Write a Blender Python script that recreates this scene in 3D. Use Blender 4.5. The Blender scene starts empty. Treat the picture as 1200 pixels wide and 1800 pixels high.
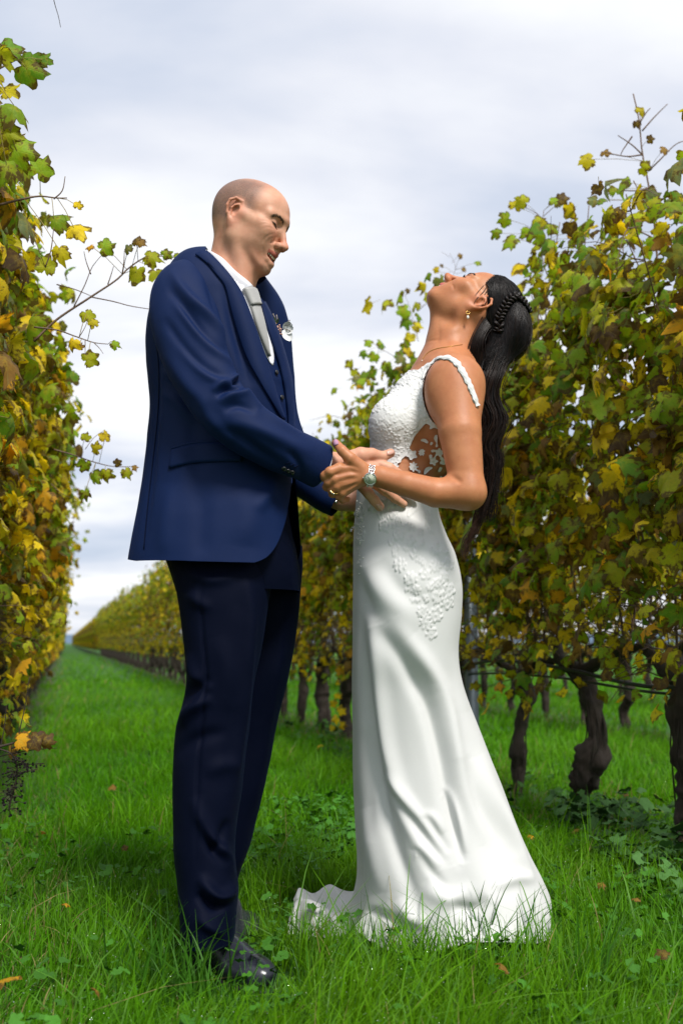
import bpy, bmesh, math, random
import numpy as np
from mathutils import Vector, Matrix
from mathutils.bvhtree import BVHTree
random.seed(7); RNG = np.random.default_rng(7)
C = bpy.context.scene.collection
scene = bpy.context.scene

# ---------------------------------------------------------------- camera
HCAM = 0.76
PITCH = math.atan(230 / 1750)
cam_d = bpy.data.cameras.new('camera'); cam = bpy.data.objects.new('camera', cam_d); C.objects.link(cam)
cam.location = (0, 0, HCAM); cam.rotation_euler = (math.pi / 2 + PITCH, 0, 0)
cam_d.sensor_fit = 'VERTICAL'; cam_d.sensor_height = 36; cam_d.sensor_width = 24; cam_d.lens = 35
cam_d.clip_start = 0.05; cam_d.clip_end = 3000
cam_d.dof.use_dof = True; cam_d.dof.focus_distance = 2.5; cam_d.dof.aperture_fstop = 3.4
scene.camera = cam

# ---------------------------------------------------------------- sky and sun
SUN_EL, SUN_AZ = math.radians(50), math.radians(154)   # azimuth from +Y, clockwise
world = bpy.data.worlds.new('World'); scene.world = world; world.use_nodes = True
nt = world.node_tree; nt.nodes.clear()
def N(nt, t, **kw):
    n = nt.nodes.new(t)
    for k, v in kw.items():
        if k.startswith('i_'):
            n.inputs[k[2:].replace('_', ' ')].default_value = v
        else:
            setattr(n, k, v)
    return n
def L(nt, a, b): nt.links.new(a, b)
out = N(nt, 'ShaderNodeOutputWorld'); bg = N(nt, 'ShaderNodeBackground'); bg.inputs['Strength'].default_value = 0.1
sky = N(nt, 'ShaderNodeTexSky', sky_type='NISHITA', sun_disc=False, sun_elevation=SUN_EL, sun_rotation=SUN_AZ)
tc = N(nt, 'ShaderNodeTexCoord')
sep = N(nt, 'ShaderNodeSeparateXYZ'); L(nt, tc.outputs['Generated'], sep.inputs[0])
def math_n(nt, op, a, b=None, c=None, clamp=False):
    n = N(nt, 'ShaderNodeMath', operation=op); n.use_clamp = clamp
    for i, v in enumerate((a, b, c)):
        if v is None: continue
        if isinstance(v, (int, float)): n.inputs[i].default_value = v
        else: L(nt, v, n.inputs[i])
    return n.outputs[0]
# project the direction onto a cloud deck so that clouds flatten towards the horizon
zz = math_n(nt, 'ADD', math_n(nt, 'MAXIMUM', sep.outputs[2], 0.0), 0.16)
cx = math_n(nt, 'DIVIDE', sep.outputs[0], zz); cy = math_n(nt, 'DIVIDE', sep.outputs[1], zz)
cmb = N(nt, 'ShaderNodeCombineXYZ'); L(nt, cx, cmb.inputs[0]); L(nt, cy, cmb.inputs[1])
mp = N(nt, 'ShaderNodeMapping'); L(nt, cmb.outputs[0], mp.inputs[0]); mp.inputs['Location'].default_value = (1.7, 0.35, 0)
mp.inputs['Scale'].default_value = (0.75, 1.25, 1)
n1 = N(nt, 'ShaderNodeTexNoise', i_Scale=0.95, i_Detail=7.0, i_Roughness=0.48, i_Distortion=0.25); L(nt, mp.outputs[0], n1.inputs['Vector'])
cr = N(nt, 'ShaderNodeValToRGB'); L(nt, n1.outputs['Fac'], cr.inputs[0])
e = cr.color_ramp.elements
e[0].position = 0.36; e[0].color = (4.0, 4.6, 5.7, 1)
e[1].position = 0.59; e[1].color = (7.6, 7.7, 7.9, 1)
el = e.new(0.45); el.color = (5.0, 5.45, 6.4, 1)
el = e.new(0.52); el.color = (6.3, 6.5, 7.1, 1)
mx = N(nt, 'ShaderNodeMix', data_type='RGBA'); mx.inputs[0].default_value = 0.93
L(nt, sky.outputs[0], mx.inputs[6]); L(nt, cr.outputs[0], mx.inputs[7])
L(nt, mx.outputs[2], bg.inputs[0]); L(nt, bg.outputs[0], out.inputs[0])
sun_d = bpy.data.lights.new('sun', 'SUN'); sun_d.energy = 3.3; sun_d.angle = math.radians(14); sun_d.color = (1, 0.96, 0.9)
sun = bpy.data.objects.new('sun', sun_d); C.objects.link(sun)
sdir = Vector((math.sin(SUN_AZ) * math.cos(SUN_EL), math.cos(SUN_AZ) * math.cos(SUN_EL), math.sin(SUN_EL)))
sun.rotation_euler = sdir.to_track_quat('Z', 'Y').to_euler(); sun.location = (0, 0, 30)
scene.view_settings.view_transform = 'Standard'; scene.view_settings.look = 'None'
scene.view_settings.exposure = 0.48; scene.view_settings.gamma = 1.0; scene.view_settings.use_curve_mapping = False
scene.render.engine = 'CYCLES'
scene.cycles.max_bounces = 8; scene.cycles.transparent_max_bounces = 12

# ---------------------------------------------------------------- picture to place
FWD = np.array([0, math.cos(PITCH), math.sin(PITCH)]); UPV = np.array([0, -math.sin(PITCH), math.cos(PITCH)])
CAM = np.array([0, 0, HCAM])
def P(x, y, Y):
    """place at distance Y (along world Y) seen at photo pixel x, y"""
    x, y, Y = np.broadcast_arrays(np.asarray(x, float), np.asarray(y, float), np.asarray(Y, float))
    a = (x - 600) / 1750; b = (900 - y) / 1750
    d = np.stack([a, FWD[1] + b * UPV[1], FWD[2] + b * UPV[2]], -1)
    return CAM + d * (Y / d[..., 1])[..., None]
def proj(V):
    V = np.asarray(V, float) - CAM
    z = V @ FWD; return np.stack([600 + 1750 * V[..., 0] / z, 900 - 1750 * (V @ UPV) / z], -1)
def pxs(Y): return Y / 1750.0
def unit(v): v = np.asarray(v, float); return v / np.linalg.norm(v, axis=-1, keepdims=True).clip(1e-9)
def smooth_poly(pts, n):
    """Catmull-Rom resampling of a polyline of any dimension, evenly by length"""
    pts = np.asarray(pts, float)
    if len(pts) == 2: 
        t = np.linspace(0, 1, n)[:, None]; return pts[0] * (1 - t) + pts[1] * t
    q = np.vstack([2 * pts[0] - pts[1], pts, 2 * pts[-1] - pts[-2]]); o = []
    for i in range(1, len(q) - 2):
        t = np.linspace(0, 1, 12, endpoint=False)[:, None]
        a, b, c, d = q[i - 1:i + 3]
        o.append(.5 * (2 * b + (c - a) * t + (2 * a - 5 * b + 4 * c - d) * t * t + (3 * b - a - 3 * c + d) * t ** 3))
    o = np.vstack(o + [pts[-1:]])
    s = np.r_[0, np.cumsum(np.linalg.norm(np.diff(o, axis=0), axis=1))]
    u = np.linspace(0, s[-1], n); return np.stack([np.interp(u, s, o[:, k]) for k in range(o.shape[1])], 1)

# ---------------------------------------------------------------- noise
_G = RNG.random((32, 32, 32))
def vnoise(p):
    p = np.asarray(p, float); i = np.floor(p).astype(int); f = p - i; f = f * f * (3 - 2 * f); r = 0
    for dx in (0, 1):
        for dy in (0, 1):
            for dz in (0, 1):
                w = (f[..., 0] if dx else 1 - f[..., 0]) * (f[..., 1] if dy else 1 - f[..., 1]) * (f[..., 2] if dz else 1 - f[..., 2])
                r = r + w * _G[(i[..., 0] + dx) % 32, (i[..., 1] + dy) % 32, (i[..., 2] + dz) % 32]
    return r * 2 - 1
def fbm(p, o=3):
    r = 0; a = 1
    for k in range(o): r = r + a * vnoise(p * (2 ** k) + 7.3 * k); a *= .5
    return r

# ---------------------------------------------------------------- objects
def raw_mesh(name, V, F, mat=None, smooth=True, attrs=None):
    V = np.ascontiguousarray(np.asarray(V, np.float32).reshape(-1, 3)); me = bpy.data.meshes.new(name)
    if isinstance(F, np.ndarray):
        k = F.shape[1]; n = len(F); fl = F.astype(np.int32).ravel(); ls = np.arange(0, n * k, k, dtype=np.int32); lt = np.full(n, k, np.int32)
    else:
        lt = np.array([len(f) for f in F], np.int32); ls = np.r_[0, np.cumsum(lt)[:-1]].astype(np.int32); n = len(F)
        fl = np.array([i for f in F for i in f], np.int32)
    me.vertices.add(len(V)); me.vertices.foreach_set('co', V.ravel())
    me.loops.add(len(fl)); me.loops.foreach_set('vertex_index', fl)
    me.polygons.add(n); me.polygons.foreach_set('loop_start', ls); me.polygons.foreach_set('loop_total', lt)
    if smooth: me.polygons.foreach_set('use_smooth', np.ones(n, bool))
    me.update(calc_edges=True); me.validate()
    if attrs:
        for k, a in attrs.items():
            a = np.asarray(a, np.float32)
            if a.shape[-1] == 3: a = np.concatenate([a, np.ones((len(a), 1), np.float32)], 1)
            at = me.color_attributes.new(k, 'FLOAT_COLOR', 'POINT'); at.data.foreach_set('color', a.ravel())
    if mat:
        for m in (mat if isinstance(mat, (list, tuple)) else [mat]): me.materials.append(m)
    return me
def obj(name, me, parent=None, kind=None):
    o = bpy.data.objects.new(name, me); C.objects.link(o)
    if parent is not None: o.parent = parent
    if kind: o['kind'] = kind
    return o
def tag(o, label=None, cat=None, group=None, kind=None):
    if label: o['label'] = label
    if cat: o['category'] = cat
    if group: o['group'] = group
    if kind: o['kind'] = kind
    return o
def thing(name, label, cat, loc=(0, 0, 0), group=None, rotz=0):
    o = bpy.data.objects.new(name, None); C.objects.link(o); o.location = loc; o.rotation_euler = (0, 0, rotz)
    o.empty_display_size = .1
    return tag(o, label, cat, group)
class MB:
    """collects pieces for one mesh"""
    def __init__(s): s.V = []; s.F = []; s.n = 0; s.A = []
    def add(s, V, F, a=None):
        V = np.asarray(V, float).reshape(-1, 3); s.V.append(V); s.F += [tuple(int(i) + s.n for i in f) for f in F]; s.n += len(V)
        s.A.append(np.zeros((len(V), 3)) if a is None else np.broadcast_to(np.asarray(a, float), (len(V), 3)))
    def mesh(s, name, mat, smooth=True, attr=None):
        return raw_mesh(name, np.vstack(s.V), s.F, mat, smooth, {attr: np.vstack(s.A)} if attr else None)
def grid_faces(m, n, closed=True):
    F = []
    w = n if closed else n - 1
    i = np.arange(m - 1)[:, None] * n; j = np.arange(w)[None]; k = (j + 1) % n
    return np.stack([(i + j), (i + k), (i + n + k), (i + n + j)], -1).reshape(-1, 4)
def tube(path, rad, n=8, cap=True, flat=None):
    """tube along a 3-D path; rad scalar or per point"""
    p = np.asarray(path, float); m = len(p); r = np.broadcast_to(np.asarray(rad, float), (m,))
    t = unit(np.gradient(p, axis=0)); ref = np.array([0, 1, 0]) if abs(t[0][1]) < .9 else np.array([1, 0, 0])
    u = unit(np.cross(t[0], ref)); U = []
    for k in range(m):
        u = unit(u - t[k] * np.dot(u, t[k])); U.append(u)
    U = np.array(U); W = np.cross(t, U); a = np.linspace(0, 2 * np.pi, n, endpoint=False)
    R = p[:, None] + r[:, None, None] * (np.cos(a)[None, :, None] * U[:, None] + np.sin(a)[None, :, None] * W[:, None] * (flat or 1))
    F = [tuple(f) for f in grid_faces(m, n)]
    if cap: F += [tuple(range(n))[::-1], tuple(range((m - 1) * n, m * n))]
    return R.reshape(-1, 3), F
def ball(c, r, nu=10, nv=6):
    c = np.asarray(c, float); r = np.broadcast_to(np.asarray(r, float), (3,)); V = [c + [0, 0, r[2]]]; F = []
    for i in range(1, nv):
        th = np.pi * i / nv
        for j in range(nu):
            ph = 2 * np.pi * j / nu; V.append(c + r * [math.sin(th) * math.cos(ph), math.sin(th) * math.sin(ph), math.cos(th)])
    V.append(c - [0, 0, r[2]])
    for j in range(nu): F.append((0, 1 + j, 1 + (j + 1) % nu))
    for i in range(nv - 2):
        for j in range(nu): a = 1 + i * nu; k = (j + 1) % nu; F.append((a + j, a + nu + j, a + nu + k, a + k))
    a = 1 + (nv - 2) * nu
    for j in range(nu): F.append((a + j, len(V) - 1, a + (j + 1) % nu))
    return np.array(V), F

# ---------------------------------------------------------------- signed distance modelling
class SDF:
    def __init__(s): s.p = []
    def rc(s, a, b, ra, rb, k=.01, op='u'): s.p.append(('rc', (np.asarray(a, float), np.asarray(b, float), ra, rb), k, op)); return s
    def chain(s, pts, rs, k=.01, op='u'):
        for i in range(len(pts) - 1): s.rc(pts[i], pts[i + 1], rs[i], rs[i + 1], k if i == 0 or op != 'u' else min(k, .004), op)
        return s
    def el(s, c, r, R=None, k=.01, op='u'): s.p.append(('el', (np.asarray(c, float), np.asarray(r, float), np.eye(3) if R is None else np.asarray(R, float)), k, op)); return s
    @staticmethod
    def d1(kind, q, X):
        if kind == 'rc':
            a, b, ra, rb = q; ba = b - a; t = ((X - a) @ ba / max(ba @ ba, 1e-12)).clip(0, 1)
            return np.linalg.norm(X - a - t[:, None] * ba, axis=1) - (ra + (rb - ra) * t)
        c, r, R = q; Q = (X - c) @ R; k0 = np.linalg.norm(Q / r, axis=1); k1 = np.linalg.norm(Q / (r * r), axis=1).clip(1e-9)
        return k0 * (k0 - 1) / k1
    def ev(s, X, prims=None):
        acc = np.full(len(X), 1.0)
        for kind, q, k, op in (s.p if prims is None else prims):
            d = s.d1(kind, q, X)
            if op == 'u':
                h = (k - np.abs(acc - d)).clip(0) / k; acc = np.minimum(acc, d) - h * h * k * .25
            else:
                d = -d; h = (k - np.abs(acc - d)).clip(0) / k; acc = np.maximum(acc, d) + h * h * k * .25
        return acc
    def mesh(s, h, lo=None, hi=None, offset=0.0):
        B = 12; cs = []
        for kind, q, k, op in s.p:
            if op != 'u': continue
            if kind == 'rc': cs += [q[0] - q[2], q[0] + q[2], q[1] - q[3], q[1] + q[3]]
            else: m = max(q[1]); cs += [q[0] - m, q[0] + m]
        cs = np.array(cs); l = cs.min(0) - 4 * h - offset; u = cs.max(0) + 4 * h + offset
        if lo is not None: l = np.maximum(l, lo); 
        if hi is not None: u = np.minimum(u, hi)
        nb = np.ceil((u - l) / (B * h)).astype(int); n = nb * B
        g = np.stack(np.meshgrid(*[np.arange(k) for k in nb], indexing='ij'), -1).reshape(-1, 3)
        cen = l + (g + .5) * B * h - h * .5; dc = s.ev(cen) - offset; hd = B * h * .87
        vol = np.empty(tuple(n), np.float32)
        vol.reshape(nb[0], B, nb[1], B, nb[2], B)[:] = np.where(dc > 0, 1, -1).reshape(nb)[:, None, :, None, :, None]
        o = np.stack(np.meshgrid(*[np.arange(B)] * 3, indexing='ij'), -1).reshape(-1, 3) * h
        D = np.stack([s.d1(kind, q, cen) for kind, q, k, op in s.p], 1)
        ks = np.array([p[2] for p in s.p]); act = np.where(np.abs(dc) < hd * 1.35 + .01)[0]
        for bi in act:
            keep = np.where(D[bi] < hd * 1.5 + ks + offset + .006)[0]
            v = s.ev(l + g[bi] * B * h + o, [s.p[i] for i in keep]) - offset
            a, b, c = g[bi] * B; vol[a:a + B, b:b + B, c:c + B] = v.reshape(B, B, B)
        S = vol < 0; c8 = np.zeros(tuple(n - 1), np.uint8)
        offs = [(i, j, k) for i in (0, 1) for j in (0, 1) for k in (0, 1)]
        sl = lambda A, t: A[t[0]:A.shape[0] - 1 + t[0], t[1]:A.shape[1] - 1 + t[1], t[2]:A.shape[2] - 1 + t[2]]
        for t in offs: c8 += sl(S, t)
        I = np.argwhere((c8 > 0) & (c8 < 8)); idx = np.full(tuple(n - 1), -1, np.int32); idx[tuple(I.T)] = np.arange(len(I))
        cv = np.stack([vol[I[:, 0] + t[0], I[:, 1] + t[1], I[:, 2] + t[2]] for t in offs], 1); acc = np.zeros((len(I), 3)); w = np.zeros(len(I))
        for a in range(8):
            for b in range(a + 1, 8):
                da = np.array(offs[b]) - offs[a]
                if np.abs(da).sum() != 1: continue
                x = (cv[:, a] < 0) != (cv[:, b] < 0); t = cv[:, a] / np.where(x, cv[:, a] - cv[:, b], 1)
                acc += np.where(x[:, None], np.array(offs[a]) + t[:, None] * da, 0); w += x
        V = l + (I + acc / w[:, None]) * h; F = []
        for ax in range(3):
            e = [0, 0, 0]; e[ax] = 1
            A = S[1:-1, 1:-1, 1:-1]; Bq = S[1 + e[0]:S.shape[0] - 1 + e[0], 1 + e[1]:S.shape[1] - 1 + e[1], 1 + e[2]:S.shape[2] - 1 + e[2]]
            for rev, m in ((0, A & ~Bq), (1, ~A & Bq)):
                q = np.argwhere(m) + 1; q = q[(q < np.array(c8.shape)).all(1)]; b1, b2 = [(1, 2), (2, 0), (0, 1)][ax]
                def at(i, j):
                    z = q.copy(); z[:, b1] -= i; z[:, b2] -= j; return idx[z[:, 0], z[:, 1], z[:, 2]]
                f = np.stack([at(1, 1), at(0, 1), at(0, 0), at(1, 0)], 1)
                F.append(f[:, ::-1] if rev else f)
        F = np.vstack(F); F = F[(F >= 0).all(1)]
        return V, F
def vnormals(V, F):
    F = np.asarray(F); n = np.cross(V[F[:, 2]] - V[F[:, 0]], V[F[:, 3]] - V[F[:, 1]]) if F.shape[1] == 4 else np.cross(V[F[:, 1]] - V[F[:, 0]], V[F[:, 2]] - V[F[:, 0]])
    R = np.zeros_like(V)
    for k in range(F.shape[1]):
        for c in range(3): R[:, c] += np.bincount(F[:, k], n[:, c], len(V))
    return unit(R)
def relax(V, F, it=2, lam=.5):
    for _ in range(it):
        S = np.zeros_like(V); w = np.zeros(len(V))
        for k in range(4):
            a = F[:, k]; b = F[:, (k + 1) % 4]
            for c in range(3): S[:, c] += np.bincount(a, V[b, c], len(V)) + np.bincount(b, V[a, c], len(V))
            w += np.bincount(a, minlength=len(V)) + np.bincount(b, minlength=len(V))
        V = V + lam * (S / w[:, None].clip(1) - V)
    return V
def polydist(q, pts):
    """distance of 2-D points to a polyline, arc parameter 0..1 and signed side"""
    pts = np.asarray(pts, float); best = np.full(len(q), 1e9); par = np.zeros(len(q)); sd = np.zeros(len(q))
    seg = np.linalg.norm(np.diff(pts, axis=0), axis=1); cum = np.r_[0, np.cumsum(seg)]
    for i in range(len(pts) - 1):
        a = pts[i]; b = pts[i + 1]; ba = b - a; t = ((q - a) @ ba / (ba @ ba)).clip(0, 1); r = q - a - t[:, None] * ba
        d = np.linalg.norm(r, axis=1); m = d < best; best[m] = d[m]; par[m] = ((cum[i] + t * seg[i]) / cum[-1])[m]
        sd[m] = np.sign(ba[0] * r[:, 1] - ba[1] * r[:, 0])[m]
    return best, par, sd
def folds(V, Nn, items, side=None):
    """raise or sink cloth or skin along creases drawn in the photo plane, near side only"""
    q = proj(V); view = unit(V - CAM); f = (-(Nn * view).sum(1) * 2).clip(0, 1); f = f * f * (3 - 2 * f); D = np.zeros(len(V))
    for it in items:
        pts, amp, w = it[:3]; kind = it[3] if len(it) > 3 else 'r'
        pts = smooth_poly(pts, 24); lo = pts.min(0) - 4 * w; hi = pts.max(0) + 4 * w
        m = np.where(((q > lo) & (q < hi)).all(1) & (f > 0))[0]
        if not len(m): continue
        d, t, s = polydist(q[m], pts); tp = np.sin(np.pi * (t * .97 + .015)) ** .9 * np.where((t <= 0) | (t >= 1), np.exp(-(d / w) ** 2 * 2), 1)
        if kind == 'r': g = np.exp(-(d / w) ** 2)
        elif kind == 's': g = s * (d / w) * np.exp(.5 - .5 * (d / w) ** 2)          # one side up, other down
        elif kind == 'c': g = np.exp(-(d / (w * .35)) ** 2) * -1 + np.exp(-((d - w) / (w * .6)) ** 2) * .5   # sharp crease with soft banks
        D[m] += amp * g * tp
    return V + Nn * (D * f)[:, None]
def inpoly(q, poly):
    poly = np.asarray(poly, float); x, y = q[..., 0], q[..., 1]; r = np.zeros(x.shape, bool); j = len(poly) - 1
    for i in range(len(poly)):
        xi, yi = poly[i]; xj, yj = poly[j]
        r ^= ((yi > y) != (yj > y)) & (x < (xj - xi) * (y - yi) / (yj - yi + 1e-12) + xi); j = i
    return r
def bvh_of(V, F): return BVHTree.FromPolygons([tuple(v) for v in np.asarray(V)], [tuple(int(i) for i in f) for f in F])
def cast(b, x, y, Y0):
    """first surface seen at a photo pixel, or the plane Y0"""
    t = P(x, y, Y0); d = unit(t - CAM); h = b.ray_cast(Vector(CAM), Vector(d)) if b else (None,)
    if h[0] is None: return t, np.array([0, -1, 0.])
    n = np.array(h[1]); n = n if n @ d < 0 else -n
    return np.array(h[0]), n
def patch(b, A, Bp, n, m, Y0, off=.003, thick=.002, bulge=0.0, sm=0, fix=True):
    """piece of cloth between two edges drawn on the surface b"""
    A = smooth_poly(A, n); Bp = smooth_poly(Bp, n); pts = []; nr = []
    for i in range(n):
        for j in range(m):
            s = j / (m - 1); q = A[i] * (1 - s) + Bp[i] * s; p, nn = cast(b, q[0], q[1], Y0 if not callable(Y0) else Y0(q)); pts.append(p); nr.append(nn)
        if b is not None and fix:                                                   # rays that slip past the edge take their neighbours' depth
            row = np.array(pts[-m:]); med = np.median(row[:, 1])
            for j in range(m):
                if abs(row[j, 1] - med) > .05:
                    s = j / (m - 1); q = A[i] * (1 - s) + Bp[i] * s; k_ = min((k for k in range(m) if abs(row[k, 1] - med) <= .05), key=lambda k: abs(k - j)); pts[-m + j] = P(q[0], q[1], row[k_, 1]); nr[-m + j] = nr[-m + k_]
    pts = np.array(pts).reshape(n, m, 3); nr = unit(np.array(nr)).reshape(n, m, 3)
    for _ in range(sm):
        pts[1:-1] = pts[1:-1] * .5 + (pts[:-2] + pts[2:]) * .25; pts[:, 1:-1] = pts[:, 1:-1] * .5 + (pts[:, :-2] + pts[:, 2:]) * .25
        nr[1:-1] = nr[1:-1] + nr[:-2] + nr[2:]; nr = unit(nr)
    s = np.linspace(0, 1, m)[None, :, None]; bl = bulge * np.sin(np.pi * s)
    top = pts + nr * (off + thick + bl); bot = pts + nr * (off * .3)
    V = np.vstack([top.reshape(-1, 3), bot.reshape(-1, 3)]); F = grid_faces(n, m, False); K = n * m
    ring = [j for j in range(m)] + [i * m + m - 1 for i in range(1, n)] + [(n - 1) * m + j for j in range(m - 2, -1, -1)] + [i * m for i in range(n - 2, 0, -1)]
    Fl = [tuple(f) for f in F] + [tuple(x + K for x in f[::-1]) for f in F]
    for a, c in zip(ring, ring[1:] + ring[:1]): Fl.append((c, a, a + K, c + K))
    return V, Fl

# ---------------------------------------------------------------- materials
def new_mat(name):
    m = bpy.data.materials.new(name); m.use_nodes = True; nt = m.node_tree; b = nt.nodes['Principled BSDF']; return m, nt, b
def bump(nt, b, h, strength=.3, dist=.001):
    n = N(nt, 'ShaderNodeBump'); n.inputs['Strength'].default_value = strength; n.inputs['Distance'].default_value = dist
    L(nt, h, n.inputs['Height']); L(nt, n.outputs[0], b.inputs['Normal']); return n
def objco(nt): return N(nt, 'ShaderNodeTexCoord').outputs['Object']
def mixc(nt, f, a, b, mode='MIX'):
    n = N(nt, 'ShaderNodeMix', data_type='RGBA', blend_type=mode)
    for i, v in ((0, f), (6, a), (7, b)):
        if isinstance(v, (int, float)): n.inputs[i].default_value = v
        elif isinstance(v, tuple): n.inputs[i].default_value = (*v, 1)
        else: L(nt, v, n.inputs[i])
    return n.outputs[2]
def noise(nt, co, scale, detail=3, rough=.5):
    n = N(nt, 'ShaderNodeTexNoise', i_Scale=scale, i_Detail=detail, i_Roughness=rough)
    if co is not None: L(nt, co, n.inputs['Vector'])
    return n.outputs['Fac']
def ramp(nt, f, stops):
    n = N(nt, 'ShaderNodeValToRGB'); L(nt, f, n.inputs[0]); e = n.color_ramp.elements
    while len(e) < len(stops): e.new(.5)
    for k, (p, c) in enumerate(stops): e[k].position = p; e[k].color = (*c, 1) if len(c) == 3 else c
    return n.outputs[0]
def simple(name, col, rough=.5, metal=0, spec=.5, var=.12, scale=60, bs=.2, bd=.0006):
    m, nt, b = new_mat(name); co = objco(nt); f = noise(nt, co, scale)
    L(nt, mixc(nt, f, tuple(c * (1 - var) for c in col), tuple(c * (1 + var) for c in col)), b.inputs['Base Color'])
    b.inputs['Roughness'].default_value = rough; b.inputs['Metallic'].default_value = metal; b.inputs['Specular IOR Level'].default_value = spec
    if bs: bump(nt, b, f, bs, bd)
    return m
def skin_mat(name, base, dark, lip, stub, rough=.5, red=(.52, .12, .07)):
    m, nt, b = new_mat(name); co = objco(nt); at = N(nt, 'ShaderNodeAttribute', attribute_name='mask'); s = N(nt, 'ShaderNodeSeparateColor'); L(nt, at.outputs['Color'], s.inputs[0])
    f = noise(nt, co, 22, 4, .6); f6 = noise(nt, co, 7, 3); c = mixc(nt, ramp(nt, f, [(.35, (0, 0, 0)), (.7, (1, 1, 1))]), base, dark); c = mixc(nt, math_n(nt, 'MULTIPLY', ramp(nt, f6, [(.45, (0, 0, 0)), (.7, (1, 1, 1))]), .3), c, (base[0] * 1.02, base[1] * .8, base[2] * .75))
    fr = noise(nt, co, 330, 2); c = mixc(nt, math_n(nt, 'MULTIPLY', ramp(nt, fr, [(.62, (0, 0, 0)), (.72, (1, 1, 1))]), .22), c, tuple(x * .55 for x in dark))
    c = mixc(nt, s.outputs[2], c, red)
    fs = noise(nt, co, 900, 2); g = math_n(nt, 'MULTIPLY', s.outputs[1], ramp(nt, fs, [(.3, (.45, .45, .45)), (.6, (1, 1, 1))]))
    c = mixc(nt, g, c, stub); c = mixc(nt, s.outputs[0], c, lip); L(nt, c, b.inputs['Base Color'])
    rn = N(nt, 'ShaderNodeMapRange'); L(nt, f, rn.inputs[0]); rn.inputs[3].default_value = rough - .06; rn.inputs[4].default_value = rough + .12; L(nt, rn.outputs[0], b.inputs['Roughness']); b.inputs['Specular IOR Level'].default_value = .38
    b.inputs['Subsurface Weight'].default_value = .12; b.inputs['Subsurface Radius'].default_value = (.012, .004, .002); b.inputs['Subsurface Scale'].default_value = .35
    h = math_n(nt, 'ADD', noise(nt, co, 500, 3, .6), math_n(nt, 'MULTIPLY', noise(nt, co, 90, 3), 1.4)); bump(nt, b, h, .35, .0007)
    return m
def cloth_mat(name, col, rough=.75, sheen=.3, sheen_col=(1, 1, 1), weave=1400, bs=.25, var=.1, crumple=.0, spec=.35):
    m, nt, b = new_mat(name); co = objco(nt); f = noise(nt, co, 9, 4); f2 = noise(nt, co, weave, 1)
    c = mixc(nt, f, tuple(x * (1 - var) for x in col), tuple(x * (1 + var) for x in col)); c = mixc(nt, math_n(nt, 'MULTIPLY', f2, .35), c, tuple(min(1, x * 1.35) for x in col))
    f3 = noise(nt, co, 240, 2, .7); c = mixc(nt, math_n(nt, 'MULTIPLY', f3, var * 3.5), c, tuple(x * .55 for x in col)); L(nt, c, b.inputs['Base Color']); b.inputs['Roughness'].default_value = rough; b.inputs['Sheen Weight'].default_value = sheen
    b.inputs['Sheen Tint'].default_value = (*sheen_col, 1); b.inputs['Sheen Roughness'].default_value = .4; b.inputs['Specular IOR Level'].default_value = spec
    h = math_n(nt, 'ADD', f2, math_n(nt, 'ADD', math_n(nt, 'MULTIPLY', f3, .8), math_n(nt, 'MULTIPLY', noise(nt, co, 45, 3), crumple * 3))); bump(nt, b, h, bs, .0007)
    return m
# ================================================================ SETTING
ROW = math.atan(0.2754); RD = np.array([-math.sin(ROW), math.cos(ROW), 0.])
def rowpos(X0, Y): return np.array([X0 - .2754 * Y, Y, 0.])
M_leafvars = None
# ground
m, nt, b = new_mat('meadow_ground'); co = objco(nt)
f1 = noise(nt, co, 1.6, 5, .6); f2 = noise(nt, co, 40, 4, .7)
c = mixc(nt, f2, (.012, .055, .003), (.035, .14, .006)); sx = N(nt, 'ShaderNodeSeparateXYZ'); L(nt, co, sx.inputs[0])
# soil strips under the vine rows, every 2.54 m
per = math_n(nt, 'ADD', sx.outputs[0], math_n(nt, 'MULTIPLY', sx.outputs[1], .2754)); per = math_n(nt, 'ADD', per, .37 + 264)
fr = math_n(nt, 'ABSOLUTE', math_n(nt, 'SUBTRACT', math_n(nt, 'FRACT', math_n(nt, 'ADD', math_n(nt, 'DIVIDE', per, 2.64), .5)), .5))
strip = math_n(nt, 'MULTIPLY', ramp(nt, math_n(nt, 'ADD', fr, math_n(nt, 'MULTIPLY', math_n(nt, 'SUBTRACT', f1, .5), .18)), [(.03, (1, 1, 1)), (.12, (0, 0, 0))]), .6)
c = mixc(nt, strip, c, mixc(nt, f2, (.045, .028, .014), (.09, .06, .03))); L(nt, c, b.inputs['Base Color']); b.inputs['Roughness'].default_value = .9; bump(nt, b, f2, .8, .03)
V = []; g = [-2500, -600, -150, -40, -12, -4, 0, 4, 12, 40, 150, 600, 2500]
for y in g:
    for x in g: V.append((x, y + 2, 0))
tag(obj('ground', raw_mesh('ground', V, grid_faces(13, 13, False), m)), kind='structure')
# low hills on the horizon
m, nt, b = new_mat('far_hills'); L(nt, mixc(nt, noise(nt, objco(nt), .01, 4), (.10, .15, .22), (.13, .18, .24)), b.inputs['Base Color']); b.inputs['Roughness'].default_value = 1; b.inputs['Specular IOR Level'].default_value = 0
V = []; n = 120
for i in range(n):
    a = math.radians(-60 + 120 * i / (n - 1)); R_ = 1500
    h = 10 + 14 * abs(float(fbm(np.array([[i * .09, 3.1, 0]]), 3)[0])); x, y = R_ * math.sin(a), R_ * math.cos(a)
    V += [(x * .98, y * .98, -1), (x, y, h), (x * 1.05, y * 1.05, h * 1.1), (x * 1.1, y * 1.1, -1)]
tag(obj('hills', raw_mesh('hills', V, grid_faces(n, 4, False), m)), kind='structure')

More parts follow.
